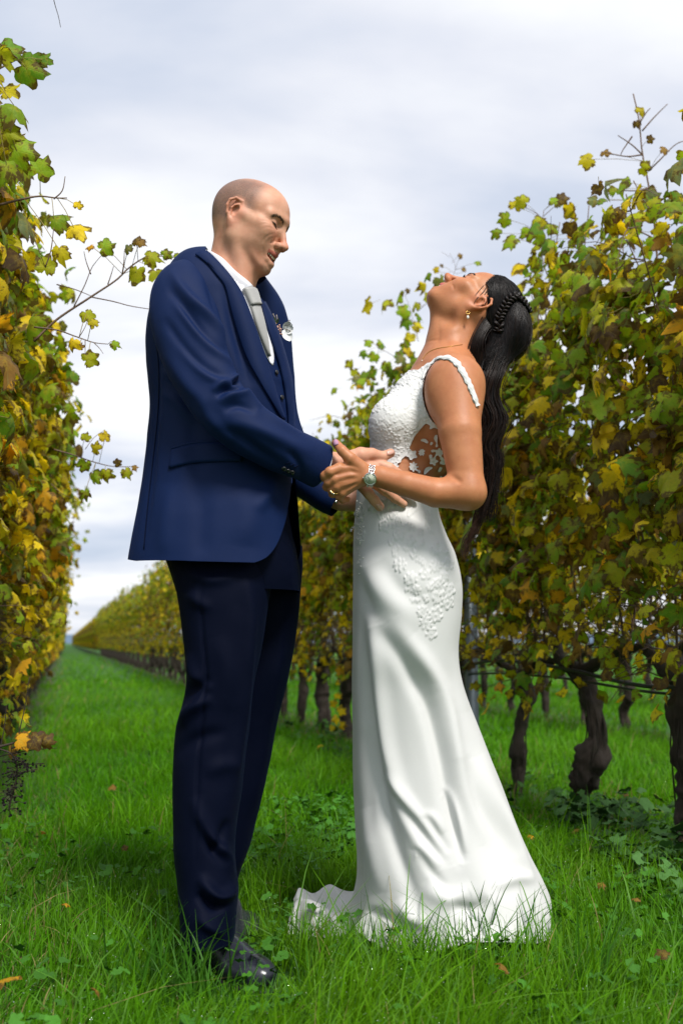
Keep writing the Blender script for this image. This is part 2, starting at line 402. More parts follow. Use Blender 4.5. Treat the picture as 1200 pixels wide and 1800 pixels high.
# ---------------------------------------------------------------- grass
m, nt, b = new_mat('grass_blades'); at = N(nt, 'ShaderNodeAttribute', attribute_name='tint')
L(nt, at.outputs['Color'], b.inputs['Base Color']); b.inputs['Roughness'].default_value = .5; b.inputs['Specular IOR Level'].default_value = .16
tr = N(nt, 'ShaderNodeBsdfTranslucent'); ms = N(nt, 'ShaderNodeMixShader'); ms.inputs[0].default_value = .38; L(nt, mixc(nt, 1.0, at.outputs['Color'], (1.5, 1.6, .9), 'MULTIPLY'), tr.inputs[0])
o_ = nt.nodes['Material Output']; L(nt, b.outputs[0], ms.inputs[1]); L(nt, tr.outputs[0], ms.inputs[2]); L(nt, ms.outputs[0], o_.inputs['Surface'])
M_grass = m
def soilness(x, y):
    per = (x + .2754 * y + .37) / 2.64; return np.abs(per + .5 - np.floor(per + .5) - .5)
def tread(X, Y):
    """grass pressed down under the shoes, the gown and its train"""
    f = np.ones(len(X))
    for x0, y0, x1, y1, w, k in ((-.36, 2.46, -.15, 2.30, .085, .22), (-.30, 2.62, -.22, 2.72, .07, .4)):
        a = np.array([x0, y0]); d = np.array([x1 - x0, y1 - y0]); q = np.stack([X, Y], 1) - a; t = (q @ d / (d @ d)).clip(-.2, 1.15); dist = np.linalg.norm(q - t[:, None] * d, axis=1); f = np.where(dist < w, np.minimum(f, k), f)
    f = np.where(((X - .285) / .245) ** 2 + ((Y - 2.67) / .285) ** 2 < 1, .25, f)
    f = np.where((X > -.17) & (X < .12) & (Y > 2.53) & (Y < 2.95), .22, f)
    return np.where((X > -.38) & (X < -.08) & (Y > 1.98) & (Y < 2.36), np.minimum(f, .40), f)
def blades(name, n, y0, y1, hmin, hmax, w, seed, power=1.0, parent=None, wx=.42, droop=.5):
    r = np.random.default_rng(seed); t = r.random(n) ** power; Y = y0 + (y1 - y0) * t; X = (r.random(n) * 2 - 1) * wx * Y
    if y1 > 12: X = X - .10 * Y
    so = soilness(X, Y); keep = (so > .07 + .07 * vnoise(np.stack([X * 2, Y * 2, 0 * X], 1))) | (r.random(n) < .45); X, Y, so = X[keep], Y[keep], so[keep]; n = len(X)
    p = np.stack([X, Y, 0 * X], 1); clump = vnoise(p * 2.2 + 5); c2 = vnoise(p * 9 + 1); c3 = vnoise(p * .7 + 9)
    h = (hmin + (hmax - hmin) * r.random(n) ** 1.6) * (1 + .35 * clump + .25 * c2); h *= np.where(so < .14, .75, 1.0)
    h *= tread(X, Y)
    a = r.random(n) * 2 * np.pi; a = np.where(r.random(n) < .45, c3 * 3 + r.normal(0, .6, n), a); d = np.stack([np.cos(a), np.sin(a), 0 * a], 1); lean = h * r.gamma(2.0, .28, n) * (droop / .5)
    f = r.random(n) * 2 * np.pi; s = np.stack([np.cos(f), np.sin(f), 0 * f], 1); ww = w * (.6 + .8 * r.random(n))
    Vv = np.zeros((n, 4, 2, 3)); L_ = [0, .4, .75, 1.0]; 
    for k, u in enumerate(L_):
        cen = p + d * (lean * u * u)[:, None] + np.array([0, 0, 1]) * (h * (u - .28 * u * u * (lean / h).clip(0, 1.6)))[:, None]
        wk = ww * (1 - u) ** .6 * .5 + .00015
        Vv[:, k, 0] = cen - s * wk[:, None]; Vv[:, k, 1] = cen + s * wk[:, None]
    F = np.array([[0, 1, 3, 2], [2, 3, 5, 4], [4, 5, 7, 6]]); F = (np.arange(n)[:, None, None] * 8 + F[None]).reshape(-1, 4)
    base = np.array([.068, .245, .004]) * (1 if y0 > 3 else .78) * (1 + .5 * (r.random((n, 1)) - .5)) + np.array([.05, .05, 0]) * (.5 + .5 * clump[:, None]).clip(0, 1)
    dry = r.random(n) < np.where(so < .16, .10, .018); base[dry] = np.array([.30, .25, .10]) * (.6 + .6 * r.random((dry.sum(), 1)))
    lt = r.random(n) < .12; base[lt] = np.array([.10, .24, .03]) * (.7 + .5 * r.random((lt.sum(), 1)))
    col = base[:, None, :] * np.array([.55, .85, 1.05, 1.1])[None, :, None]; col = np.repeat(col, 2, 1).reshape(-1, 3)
    tips = Vv[:, 2, 0]
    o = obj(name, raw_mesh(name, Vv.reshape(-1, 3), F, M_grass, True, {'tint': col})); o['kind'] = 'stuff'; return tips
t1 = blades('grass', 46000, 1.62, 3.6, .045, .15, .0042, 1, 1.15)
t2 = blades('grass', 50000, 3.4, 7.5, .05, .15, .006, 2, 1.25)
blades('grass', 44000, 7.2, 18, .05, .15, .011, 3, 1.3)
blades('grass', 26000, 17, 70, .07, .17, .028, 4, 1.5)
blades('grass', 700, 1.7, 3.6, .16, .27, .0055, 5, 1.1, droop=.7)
# drops of dew
r = np.random.default_rng(8); D = np.vstack([t1[r.choice(len(t1), 4200)], t2[r.choice(len(t2), 1800)]]); n = len(D)
oc = np.array([[1, 0, 0], [-1, 0, 0], [0, 1, 0], [0, -1, 0], [0, 0, 1], [0, 0, -1]]); of = np.array([[0, 2, 4], [2, 1, 4], [1, 3, 4], [3, 0, 4], [2, 0, 5], [1, 2, 5], [3, 1, 5], [0, 3, 5]])
rad = .0007 + .0009 * r.random(n); V = D[:, None] + oc[None] * rad[:, None, None]; F = (np.arange(n)[:, None, None] * 6 + of[None]).reshape(-1, 3)
m, nt, b = new_mat('dew'); b.inputs['Base Color'].default_value = (.95, .97, 1, 1); b.inputs['Roughness'].default_value = .03; b.inputs['Metallic'].default_value = .85; b.inputs['Specular IOR Level'].default_value = 1
tag(obj('dew_drops', raw_mesh('dew_drops', V.reshape(-1, 3), F, m)), kind='stuff')

# ---------------------------------------------------------------- vine leaves
m, nt, b = new_mat('vine_leaf'); at = N(nt, 'ShaderNodeAttribute', attribute_name='tint'); lu = N(nt, 'ShaderNodeAttribute', attribute_name='luv'); s3 = N(nt, 'ShaderNodeSeparateXYZ'); L(nt, lu.outputs['Vector'], s3.inputs[0])
lx = math_n(nt, 'SUBTRACT', s3.outputs[0], .5); ly = math_n(nt, 'SUBTRACT', s3.outputs[1], .5); rr = math_n(nt, 'SQRT', math_n(nt, 'ADD', math_n(nt, 'MULTIPLY', lx, lx), math_n(nt, 'MULTIPLY', ly, ly)))
an = math_n(nt, 'ARCTAN2', lx, ly); vd = math_n(nt, 'MULTIPLY', rr, math_n(nt, 'ABSOLUTE', math_n(nt, 'SINE', math_n(nt, 'MULTIPLY', an, 3.3))))
vein = ramp(nt, vd, [(.0, (1, 1, 1)), (.026, (0, 0, 0))])
def vmath(op, a_, b_):
    n = N(nt, 'ShaderNodeVectorMath', operation=op); L(nt, a_, n.inputs[0])
    if isinstance(b_, tuple): n.inputs[1].default_value = b_
    else: L(nt, b_, n.inputs[1])
    return n.outputs[0]
seed_ = vmath('MULTIPLY', at.outputs['Color'], (61., 87., 940.)); lco = vmath('ADD', vmath('MULTIPLY', lu.outputs['Vector'], (1., 1., 0.)), seed_)
nb = noise(nt, lco, 4.2, 4, .62); nf = noise(nt, lco, 19, 3, .6)
c = mixc(nt, nf, mixc(nt, 1.0, at.outputs['Color'], (.62, .66, .6), 'MULTIPLY'), mixc(nt, 1.0, at.outputs['Color'], (1.3, 1.22, 1.1), 'MULTIPLY'))
yl = ramp(nt, nb, [(.46, (0, 0, 0)), (.60, (1, 1, 1))]); c = mixc(nt, math_n(nt, 'MULTIPLY', yl, .62), c, mixc(nt, .55, c, (.62, .46, .03)))
c = mixc(nt, math_n(nt, 'MULTIPLY', vein, .5), c, mixc(nt, .5, at.outputs['Color'], (.40, .42, .12)))
edge = math_n(nt, 'ADD', math_n(nt, 'MULTIPLY', s3.outputs[2], .20), math_n(nt, 'ADD', nb, math_n(nt, 'MULTIPLY', nf, .30))); br = ramp(nt, edge, [(.77, (0, 0, 0)), (.86, (1, 1, 1))])
c = mixc(nt, math_n(nt, 'MULTIPLY', br, .85), c, (.085, .04, .016)); L(nt, c, b.inputs['Base Color'])
b.inputs['Roughness'].default_value = .55; b.inputs['Specular IOR Level'].default_value = .2; bump(nt, b, math_n(nt, 'SUBTRACT', nf, vein), .5, .0015)
tr = N(nt, 'ShaderNodeBsdfTranslucent'); ms = N(nt, 'ShaderNodeMixShader'); ms.inputs[0].default_value = .5; L(nt, mixc(nt, 1.0, c, (1.5, 1.35, .55), 'MULTIPLY'), tr.inputs[0])
o_ = nt.nodes['Material Output']; L(nt, b.outputs[0], ms.inputs[1]); L(nt, tr.outputs[0], ms.inputs[2]); L(nt, ms.outputs[0], o_.inputs['Surface'])
M_leaf = m
def leaf_r(ph):                                                                  # outline of a vine leaf, angle from the tip
    a = np.abs(ph); return np.interp(a, np.radians([0, 12, 27, 40, 54, 70, 86, 104, 122, 145, 165, 180]), [.98, .80, .60, .76, .86, .70, .56, .62, .60, .50, .36, .10])
def make_leaf(nout, serr, curl, seed, ring=True):
    r = np.random.default_rng(seed); ph = np.linspace(-np.pi, np.pi, nout, endpoint=False) + np.pi / nout; rad = leaf_r(ph) * (1 + serr * np.where(np.arange(nout) % 2, 1, -1)) * (1 + .06 * r.normal(size=nout))
    ax, ay = .92 + .16 * r.random(), 1.0
    P2 = [np.zeros((1, 2))]; 
    if ring: P2.append(np.stack([np.sin(ph[::2]) * rad[::2] * .52 * ax, np.cos(ph[::2]) * rad[::2] * .52 * ay], 1))
    P2.append(np.stack([np.sin(ph) * rad * ax, np.cos(ph) * rad * ay], 1)); Q = np.vstack(P2); d = np.hypot(Q[:, 0], Q[:, 1])
    k1, k2, k3 = r.normal(0, 1, 3); z = -curl * d * d * (.6 + .5 * k1) - .25 * curl * np.abs(Q[:, 0]) * (1 + k2) + .10 * np.sin(Q[:, 0] * 6 + k3) * d + .07 * np.cos(3.3 * np.arctan2(Q[:, 0], Q[:, 1])) * d * 1.2 + .05 * r.normal(size=len(Q)) * d
    Vv = np.column_stack([Q, z]); F = []; h = nout // 2
    if ring:
        for i in range(h):
            a, b_ = 1 + i, 1 + (i + 1) % h; o0, o1, o2 = 1 + h + 2 * i, 1 + h + 2 * i + 1, 1 + h + (2 * i + 2) % nout
            F += [(0, b_, a), (a, o1, o0), (a, b_, o1), (b_, o2, o1)]
    else:
        for i in range(nout): F.append((0, 1 + (i + 1) % nout, 1 + i))
    e = np.zeros(len(Q)); e[-nout:] = 1
    if ring: e[1:1 + h] = .25
    return Vv, np.array(F), np.column_stack([Q[:, 0] * .5 + .5, Q[:, 1] * .5 + .5, e])
LEAF_HI = [make_leaf(32, .055, .35 + .25 * (i % 4), 100 + i) for i in range(10)]
LEAF_MID = [make_leaf(18, .06, .4 + .2 * (i % 3), 200 + i, False) for i in range(6)]
LEAF_LO = [make_leaf(7, .1, .5, 300 + i, False) for i in range(4)]
PAL = np.array([[.11, .24, .02], [.22, .36, .02], [.38, .43, .018], [.52, .46, .018], [.70, .54, .018], [.60, .32, .02], [.23, .13, .035], [.10, .06, .03], [.16, .20, .09]])
#          green, fresh, olive-yellow, yellow-green, yellow, orange, tan, brown, pale back
def tints(r, n, z, yel):
    """colour of each leaf by height: greener on top, yellow and brown below"""
    t = ((z - .7) / 1.6).clip(0, 1); W_ = np.zeros((n, 9))
    W_[:, 0] = .12 + .18 * t; W_[:, 1] = .16 + .34 * t; W_[:, 2] = .20 + .1 * t; W_[:, 3] = .22; W_[:, 4] = .16 * (1.2 - t) * yel * 1.6; W_[:, 5] = .07 * (1.2 - t) * yel; W_[:, 6] = .07 * (1.25 - t); W_[:, 7] = .04 + .12 * (1.1 - t); W_[:, 8] = .06
    W_ /= W_.sum(1, keepdims=True); k = (r.random((n, 1)) > W_.cumsum(1)).sum(1).clip(0, 8); return PAL[k] * (.85 + .55 * r.random((n, 1))), k
def frames(r, n, side, droop=.5):
    """tip direction and blade normal: blades face outwards and up, tips hang"""
    sgn = np.where(r.random(n) < .78, side, -side); nx = sgn * (.55 + .5 * r.random(n)); ny = r.normal(0, .55, n); nz = .25 + .7 * r.random(n); nn = unit(np.stack([nx, ny, nz], 1))
    d = np.stack([nx * .5 + r.normal(0, .35, n), r.normal(0, .6, n), -.75 * np.ones(n) + r.normal(0, .45, n)], 1); d = unit(d - nn * (d * nn).sum(1, keepdims=True)); return d, nn, np.cross(d, nn)
def join_leaves(lib, pos, d, nn, s, size, tint, r):
    Vs, Fs, T, U = [], [], [], []; off = 0; k = r.integers(0, len(lib), len(pos))
    for i, (lv, lf, lu_) in enumerate(lib):
        m_ = k == i; c = m_.sum()
        if not c: continue
        V = pos[m_][:, None] + size[m_][:, None, None] * (lv[None, :, 0:1] * s[m_][:, None] + lv[None, :, 1:2] * d[m_][:, None] + lv[None, :, 2:3] * nn[m_][:, None])
        Vs.append(V.reshape(-1, 3)); Fs.append((np.arange(c)[:, None, None] * len(lv) + lf[None] + off).reshape(-1, 3)); off += c * len(lv); T.append(np.repeat(tint[m_], len(lv), 0)); U.append(np.tile(lu_, (c, 1)))
    return np.vstack(Vs), np.vstack(Fs), np.vstack(T), np.vstack(U)
LEAFMESH = {}
_r = np.random.default_rng(5)
for i in range(10):
    for k in range(9):
        lv, lf, lu_ = LEAF_HI[i]; tt = np.tile(PAL[k] * (.95 + .4 * _r.random()), (len(lv), 1)); LEAFMESH[i, k] = raw_mesh('leaf', lv, lf, M_leaf, True, {'tint': tt, 'luv': lu_})
m, nt, b = new_mat('vine_bark'); co = objco(nt); mpn = N(nt, 'ShaderNodeMapping'); mpn.inputs['Scale'].default_value = (1, 1, .22); L(nt, co, mpn.inputs[0])
f = noise(nt, mpn.outputs[0], 90, 6, .7); f2 = noise(nt, co, 14, 4); c = mixc(nt, f, (.010, .007, .005), (.062, .044, .032)); c = mixc(nt, math_n(nt, 'MULTIPLY', ramp(nt, f2, [(.55, (0, 0, 0)), (.75, (1, 1, 1))]), .4), c, (.035, .05, .016))
L(nt, c, b.inputs['Base Color']); b.inputs['Roughness'].default_value = .85; bump(nt, b, f, 1.0, .006); M_bark = m
M_cane = simple('cane_brown', (.11, .060, .032), .6, scale=70); M_stem = simple('petiole', (.28, .20, .05), .55, bs=0); M_dry = simple('dry_stalk', (.03, .02, .012), .85)
M_hose = simple('black_hose', (.012, .013, .016), .28, bs=.1); M_wire = simple('steel_wire', (.30, .31, .32), .4, .8, bs=0); M_post = simple('galvanised_steel', (.17, .20, .22), .45, .7, var=.35, scale=25, bs=.3)
M_grape = simple('dried_grape', (.012, .009, .010), .7, spec=.2, bs=.4)
def bark_tube(path, rad, n=14, amp=.35, seed=0, m=44):
    q = smooth_poly(path, m); rr = np.interp(np.linspace(0, 1, m), np.linspace(0, 1, len(rad)), rad); V, F = tube(q, rr, n); c = np.repeat(q, n, 0); k = unit(V - c)
    nz = fbm(V * np.array([46, 46, 8]) + seed, 3) * 1.25; lump = fbm(c * 13 + seed * 3.1, 2); V = V + k * (np.repeat(rr, n)[:, None] * (amp * nz[:, None] + .34 * lump[:, None])); return V, F
def branch_leaves(): pass
def build_vine(name, label, x, y, side, seed, level, yel=1.0, top=2.45, trunk=None, nleaf=760, group=None, bulge=.34, low=.55, lowd=.14, reach=1.0):
    """level 0 near: leaves as parts; 1: joined leaves"""
    r = np.random.default_rng(seed); rp = random.Random(seed); root = thing(name, label, 'grapevine', (x, y, 0), group, ROW)
    mb = MB()
    if trunk is None:
        s1, s2 = rp.uniform(-.06, .06), rp.uniform(-.07, .07); trunk = [(0, 0, -.05), (rp.uniform(-.02, .02), s1, .16), (rp.uniform(-.03, .03), s2, .34), (0, s1 * .3, .52), (0, 0, .64)]; tr_r = [.032, .028, .042, .030, .038]
    else: trunk, tr_r = trunk
    V, F = bark_tube(trunk, tr_r, 22, .42, seed, 60); mb.add(V, F)
    if level == 0:                                                                  # shreds of bark
        q = smooth_poly(trunk, 40); rr0 = np.interp(np.linspace(0, 1, 40), np.linspace(0, 1, len(tr_r)), tr_r)
        for k in range(26):
            i0 = rp.randrange(0, 26); i1 = min(39, i0 + rp.randrange(6, 16)); a0 = rp.uniform(0, 6.28); tw = rp.uniform(-.06, .06); ii = np.arange(i0, i1)
            pp = q[ii] + np.stack([np.cos(a0 + tw * (ii - i0)), np.sin(a0 + tw * (ii - i0)), 0 * ii], 1) * (rr0[ii] * rp.uniform(.98, 1.22))[:, None]; V, F = tube(pp, np.sin(np.linspace(.2, 2.9, len(ii))) * rp.uniform(.002, .005), 4); mb.add(V, F)
    t0 = np.array(trunk[-1], float)
    arms = []
    for g in (-1, 1):
        a = [t0 - [0, 0, .03], t0 + [rp.uniform(-.04, .04), g * .12, .02], t0 + [rp.uniform(-.05, .05), g * .26, .06 + rp.uniform(-.03, .05)], t0 + [0, g * .40, .08]]; V, F = bark_tube(a, [.034, .024, .018, .012], 9, .3, seed + g, 20); mb.add(V, F); arms.append(smooth_poly(a, 20))
    obj('trunk', mb.mesh('trunk', M_bark), root)
    A = np.vstack(arms); nodes = []; cm = MB(); nc = 8 if level == 0 else 6
    for k in range(nc):
        p0 = A[rp.randrange(4, len(A))]; hh = top + rp.uniform(-.35, .25); pts = [p0]
        dy, dx = rp.uniform(-.25, .25), rp.gauss(0, .12)
        for q in range(1, 6): t = q / 5; pts.append([p0[0] + dx * t + rp.gauss(0, .03) + side * (.12 * reach * t ** 3 * rp.random()), p0[1] + dy * t + rp.gauss(0, .03), p0[2] + (hh - p0[2]) * t])
        pts = smooth_poly(pts, 30); V, F = tube(pts, np.linspace(.006, .0022, 30), 5); cm.add(V, F); nodes.append(pts)
        for _ in range(5 if level == 0 else 2):                                     # side shoots
            b0 = pts[rp.randrange(6, 29)]; L_ = rp.uniform(.12, .38); L_ *= reach; dd = unit([side * rp.uniform(-.3, 1) * reach, rp.gauss(0, .8), rp.uniform(-.3, .5)]); e = smooth_poly([b0, b0 + dd * L_ * .5 + [0, 0, .03], b0 + dd * L_ + [0, 0, -.04]], 8)
            V, F = tube(e, np.linspace(.0032, .0012, 8), 4); cm.add(V, F); nodes.append(e)
    for _ in range(120 if level == 0 else 14):                                        # bare stalks low in the hedge
        p0 = A[rp.randrange(len(A))] + [rp.gauss(0, .05), rp.gauss(0, .06), rp.uniform(0, .3)]; dd = unit([rp.gauss(side * .3, .6), rp.gauss(0, .8), rp.gauss(.3, .5)]); L_ = rp.uniform(.08, .28)
        V, F = tube(smooth_poly([p0, p0 + dd * L_ * .5 + [0, 0, rp.uniform(-.02, .03)], p0 + dd * L_ + [0, 0, rp.uniform(-.05, .02)]], 7), np.linspace(.003, .001, 7), 4); cm.add(V, F)
    obj('cane', cm.mesh('cane', M_cane), root)
    # leaf positions: half on the shoots, half filling the hedge
    nd = np.vstack(nodes); n1 = int(nleaf * .45); j = r.integers(0, len(nd), n1); p1 = nd[j] + r.normal(0, .05, (n1, 3)); p1[:, 0] += side * np.abs(r.normal(0, .10 * reach, n1))
    n2 = nleaf - n1; z = low + (top - low) * (r.random(n2) ** .92); thick = bulge * (.55 + .45 * np.sin(((z - low) / (top - low)).clip(0, 1) * 2.6 + .35)); yy = (r.random(n2) * 2 - 1) * .46
    lump = fbm(np.stack([yy * 2.2 + y, z * 2.4, z * 0 + seed], 1), 2); xx = (r.random(n2) * 2 - 1); xx = np.where(r.random(n2) < .5, side * (.55 + .45 * r.random(n2)), xx) * thick * (1 + .35 * lump)
    p2 = np.stack([xx, yy, z + .08 * lump], 1); pos = np.vstack([p1, p2]); pos = pos[pos[:, 2] > low - .15]; n = len(pos)
    dens = fbm(np.stack([pos[:, 1] * 3 + y * 3, pos[:, 2] * 3, pos[:, 0] * 3], 1), 2); keep = (r.random(n) < (.95 + 1.5 * dens - .15 * ((pos[:, 2] - top + .5) / .5).clip(0, 1))); keep &= r.random(n) < (lowd + (1 - lowd) * ((pos[:, 2] - low - .1) / .75).clip(0, 1)); pos = pos[keep]; n = len(pos)
    d, nn, s = frames(r, n, side); size = .040 + .044 * r.random(n) ** 1.3; size *= np.where(pos[:, 2] > top - .25, .85, 1) * np.where(pos[:, 2] < 1.0, .8, 1); tint, kk = tints(r, n, pos[:, 2], yel)
    if level == 0:
        score = pos[:, 0] * side + .12 * r.random(n) - .02 * pos[:, 2]; od = np.argsort(-score); npart = min(230, n // 2); big = od[:npart]; rest = od[npart:]; size[big] *= 1.12
        st_ = MB()
        for i in big:
            o = obj('leaf', LEAFMESH[int(r.integers(0, 10)), int(kk[i])], root); M_ = Matrix([[s[i][0], d[i][0], nn[i][0], pos[i][0]], [s[i][1], d[i][1], nn[i][1], pos[i][1]], [s[i][2], d[i][2], nn[i][2], pos[i][2]], [0, 0, 0, 1]]); o.matrix_basis = M_ @ Matrix.Scale(float(size[i]), 4)
            if r.random() < .6:
                q = pos[i] - d[i] * .02 - nn[i] * .04 + np.array([-side * .03, 0, .02]); V, F = tube([pos[i], (pos[i] + q) / 2 - [0, 0, .006], q], .0011, 3, False); st_.add(V, F)
        if st_.n: obj('petiole', st_.mesh('petiole', M_stem), root, 'stuff')
        lib = LEAF_MID
    else: rest = np.arange(n); lib = LEAF_MID if level == 1 else LEAF_LO
    if level == 2: size *= 1.25
    V, F, T_, U_ = join_leaves(lib, pos[rest], d[rest], nn[rest], s[rest], size[rest], tint[rest], r)
    obj('foliage', raw_mesh('foliage', V, F, M_leaf, True, {'tint': T_, 'luv': U_}), root, 'stuff')
    return root
def copy_thing(root, loc, label=None, group=None, rot=None):
    c = root.copy(); C.objects.link(c); c.location = loc; c.scale = (random.uniform(.85, 1.2), 1, random.uniform(.9, 1.12))
    if rot is not None: c.rotation_euler = (0, 0, rot)
    if label: c['label'] = label
    if group: c['group'] = group
    for ch in root.children:
        k = ch.copy(); C.objects.link(k); k.parent = c
    return c
# ================================================================ PEOPLE
def basis(yaw, pitch, roll, sx):
    """head axes: sx=+1 looks to +X, -1 to -X; yaw towards the camera; pitch down positive"""
    F0 = np.array([sx * math.cos(yaw), -math.sin(yaw), 0]); Z = np.array([0, 0, 1.])
    F = math.cos(pitch) * F0 - math.sin(pitch) * Z; U = math.cos(pitch) * Z + math.sin(pitch) * F0
    Nn = np.cross(F, U) * sx; Nn = Nn if Nn[1] < 0 else -Nn
    U2 = math.cos(roll) * U + math.sin(roll) * Nn; N2 = math.cos(roll) * Nn - math.sin(roll) * U
    return F, N2, U2
class Head:
    def __init__(s, O, ax, sc, st=1.0): s.st = st; s.O = np.asarray(O, float); s.F, s.N, s.U = ax; s.s = sc * .01; s.R = np.stack(ax, 1)
    def __call__(s, f, l, u):
        if u < -1: u = -1 + (u + 1) * s.st
        return s.O + s.s * (f * s.F + l * s.N + u * s.U)
    def inv(s, V):
        q = (V - s.O) @ s.R / s.s; q[..., 2] = np.where(q[..., 2] < -1, -1 + (q[..., 2] + 1) / s.st, q[..., 2]); return q
    def el(s, S, c, r, k=1., op='u', rot=None):
        R = s.R if rot is None else s.R @ rot
        S.el(s(*c), np.array(r) * s.s, R, k * s.s, op)
    def rc(s, S, a, b, ra, rb, k=1., op='u'): S.rc(s(*a), s(*b), ra * s.s, rb * s.s, k * s.s, op)
def rotx(a): c, n = math.cos(a), math.sin(a); return np.array([[1, 0, 0], [0, c, -n], [0, n, c]])
def roty(a): c, n = math.cos(a), math.sin(a); return np.array([[c, 0, n], [0, 1, 0], [-n, 0, c]])
def rotz(a): c, n = math.cos(a), math.sin(a); return np.array([[c, -n, 0], [n, c, 0], [0, 0, 1]])

def build_head(S, h, male, smile, gap):
    e = h.el; r = h.rc
    e(S, (-1.5, 0, 3.6), (10.0, 7.6, 7.9) if male else (9.4, 7.4, 8.2), 1)
    e(S, (2.5, 0, 3.6), (6.3, 6.2, 6.3) if male else (6.3, 6.2, 6.8), 2.0)                                   # forehead
    e(S, (-4.5, 0, 1.0), (5.6, 6.0, 5.5), 2.0)                                  # occiput
    e(S, (4.0, 0, -1.2), (4.9, 5.9, 6.2) if male else (4.8, 5.6, 6.0), 2.0)      # mid face
    for g in (-1, 1):
        e(S, (6.1, g * 4.3, -.6) if male else (5.6, g * 4.1, -.6), (2.3, 2.0, 1.6), 2.2)                          # cheek bone
        r(S, (5.0, g * 5.4, -.3), (-.5, g * 6.9, .2), 1.0, .8, 2.0)                # zygomatic arch
        r(S, (.2, g * (5.6 if male else 5.0), -4.6), (6.9, g * 2.0, -8.5), 1.6 if male else 1.3, 1.5, 2.4)  # jaw edge
        r(S, (.2, g * (5.6 if male else 5.1), -4.6), (0.3, g * 6.2, 0), 1.4, 1.4, 2.4)
        if male: e(S, (2.6, g * 5.4, -3.4), (2.3, 1.2, 2.8), 2.0)                   # masseter
        r(S, (8.6, g * .9, 3.15), (6.7, g * 4.8, 2.9), .85 if male else .5, .75 if male else .5, 1.6)     # brow
    e(S, (7.7, 0, -8.6), (1.7, 2.0, 1.6) if male else (1.6, 1.7, 1.5), 1.6)        # chin
    e(S, (4.2, 0, -5.8), (4.3, 4.6, 3.4), 2.4)
    e(S, (6.4, 0, -5.0), (2.7, 3.1, 3.0), 2.0)                                  # muzzle
    for g in (-1, 1):
        e(S, (8.8, g * 3.15, 1.25), (1.4, 1.8, 1.05), 1.4, 's')                     # socket
        e(S, (6.9, g * 3.2, 1.25), (1.45, 1.55, 1.3), .5)                         # closed lids over the eyeball
        e(S, (5.9, g * 3.4, -3.0), (2.1, 2.0, 2.4), 2.4)
        if smile: e(S, (6.6, g * 3.7, -1.75), (1.6, 1.8, 1.5) if male else (1.3, 1.5, 1.2), 1.6)            # lifted cheek
        r(S, (8.1, g * 1.6, .1), (7.0, g * 4.4, .1), .2 if male else .12, .2 if male else .12, 1.2)                   # pouch under the eye
    # nose
    if male:
        r(S, (8.5, 0, 2.2), (10.6, 0, -2.1), .66, .82, 1.2); e(S, (11.1, 0, -2.85), (1.15, 1.0, .95), .8)
        al = (10.0, 1.3, -3.1)
    else:
        r(S, (8.3, 0, 2.0), (10.6, 0, -1.6), .55, .7, 1.0); e(S, (11.3, 0, -2.3), (1.05, .9, .9), .8)
        al = (10.2, 1.15, -2.8); r(S, (9.0, 0, -3.0), (10.8, 0, -2.7), .7, .7, .6)
    for g in (-1, 1):
        e(S, (al[0], g * al[1], al[2]), (1.15, .72, .85), .5)
        e(S, (al[0] + .45, g * .72, al[2] - .75), (.62, .36, .55), .25, 's')
    r(S, (9.3, 0, -3.5), (9.1, 0, -4.4), .8, .9, .8)
    # mouth
    mc = 2.9 if smile else 2.4
    for g in (-1, 1):
        up = [(7.0, g * mc, -4.75), (8.5, g * 1.7, -4.95), (9.45, g * .5, -5.05), (9.5, 0, -5.1)]
        lo = [(6.9, g * mc, -5.1), (8.25, g * 1.8, -6.0 - gap), (9.0, g * .6, -6.5 - gap), (9.05, 0, -6.55 - gap)]
        for q, rr in ((up, (.28, .36, .4, .38)), (lo, (.34, .52, .6, .6))):
            for i in range(3): r(S, q[i], q[i + 1], rr[i], rr[i + 1], .7)
        sl = [(7.1, g * (mc - .1), -4.95), (8.5, g * 1.75, -5.5 - gap * .45), (9.5, g * .5, -5.8 - gap * .5), (9.6, 0, -5.82 - gap * .5)]
        for i in range(3): r(S, sl[i], sl[i + 1], .18 + gap * .25, .22 + gap * .5, .25, 's')
        if smile and male:
            nl = [(9.0, g * 2.0, -2.5), (8.5, g * 2.9, -3.2)]
            for i in range(1): r(S, nl[i], nl[i + 1], .06, .06, .8, 's')
        # ear
        t = rotz(-g * .35)
        E = lambda f, l, u: (-1.0 + f * .9 - l * .25, g * (7.35 + l + (-f) * .28), .3 + u)
        q = [E(1.1, .1, .2), E(1.5, .2, 1.6), E(.9, .45, 2.9), (E(-.6, .75, 3.2)), E(-1.9, .85, 2.3), E(-2.2, .8, .8), E(-1.7, .6, -.9), E(-.7, .35, -2.1), E(.3, .15, -2.8)]
        e(S, E(-.3, -.15, .3), (1.75, .55, 2.5), .5)
        for i in range(8): r(S, q[i], q[i + 1], .36, .36, .3)
        e(S, E(.1, .1, -2.6), (.75, .4, .85), .4)
        e(S, E(.15, .55, .2), (1.0, .55, 1.45), .35, 's'); e(S, E(-.4, .7, 1.9), (.7, .35, .5), .3, 's')
        a2 = [E(-.9, .45, -.9), E(-1.05, .6, .6), E(-.4, .6, 1.5), E(.5, .5, 2.0)]
        for i in range(3): r(S, a2[i], a2[i + 1], .27, .22, .3)
        r(S, E(1.15, .3, .3), E(1.0, .5, -.4), .42, .35, .4)                         # tragus
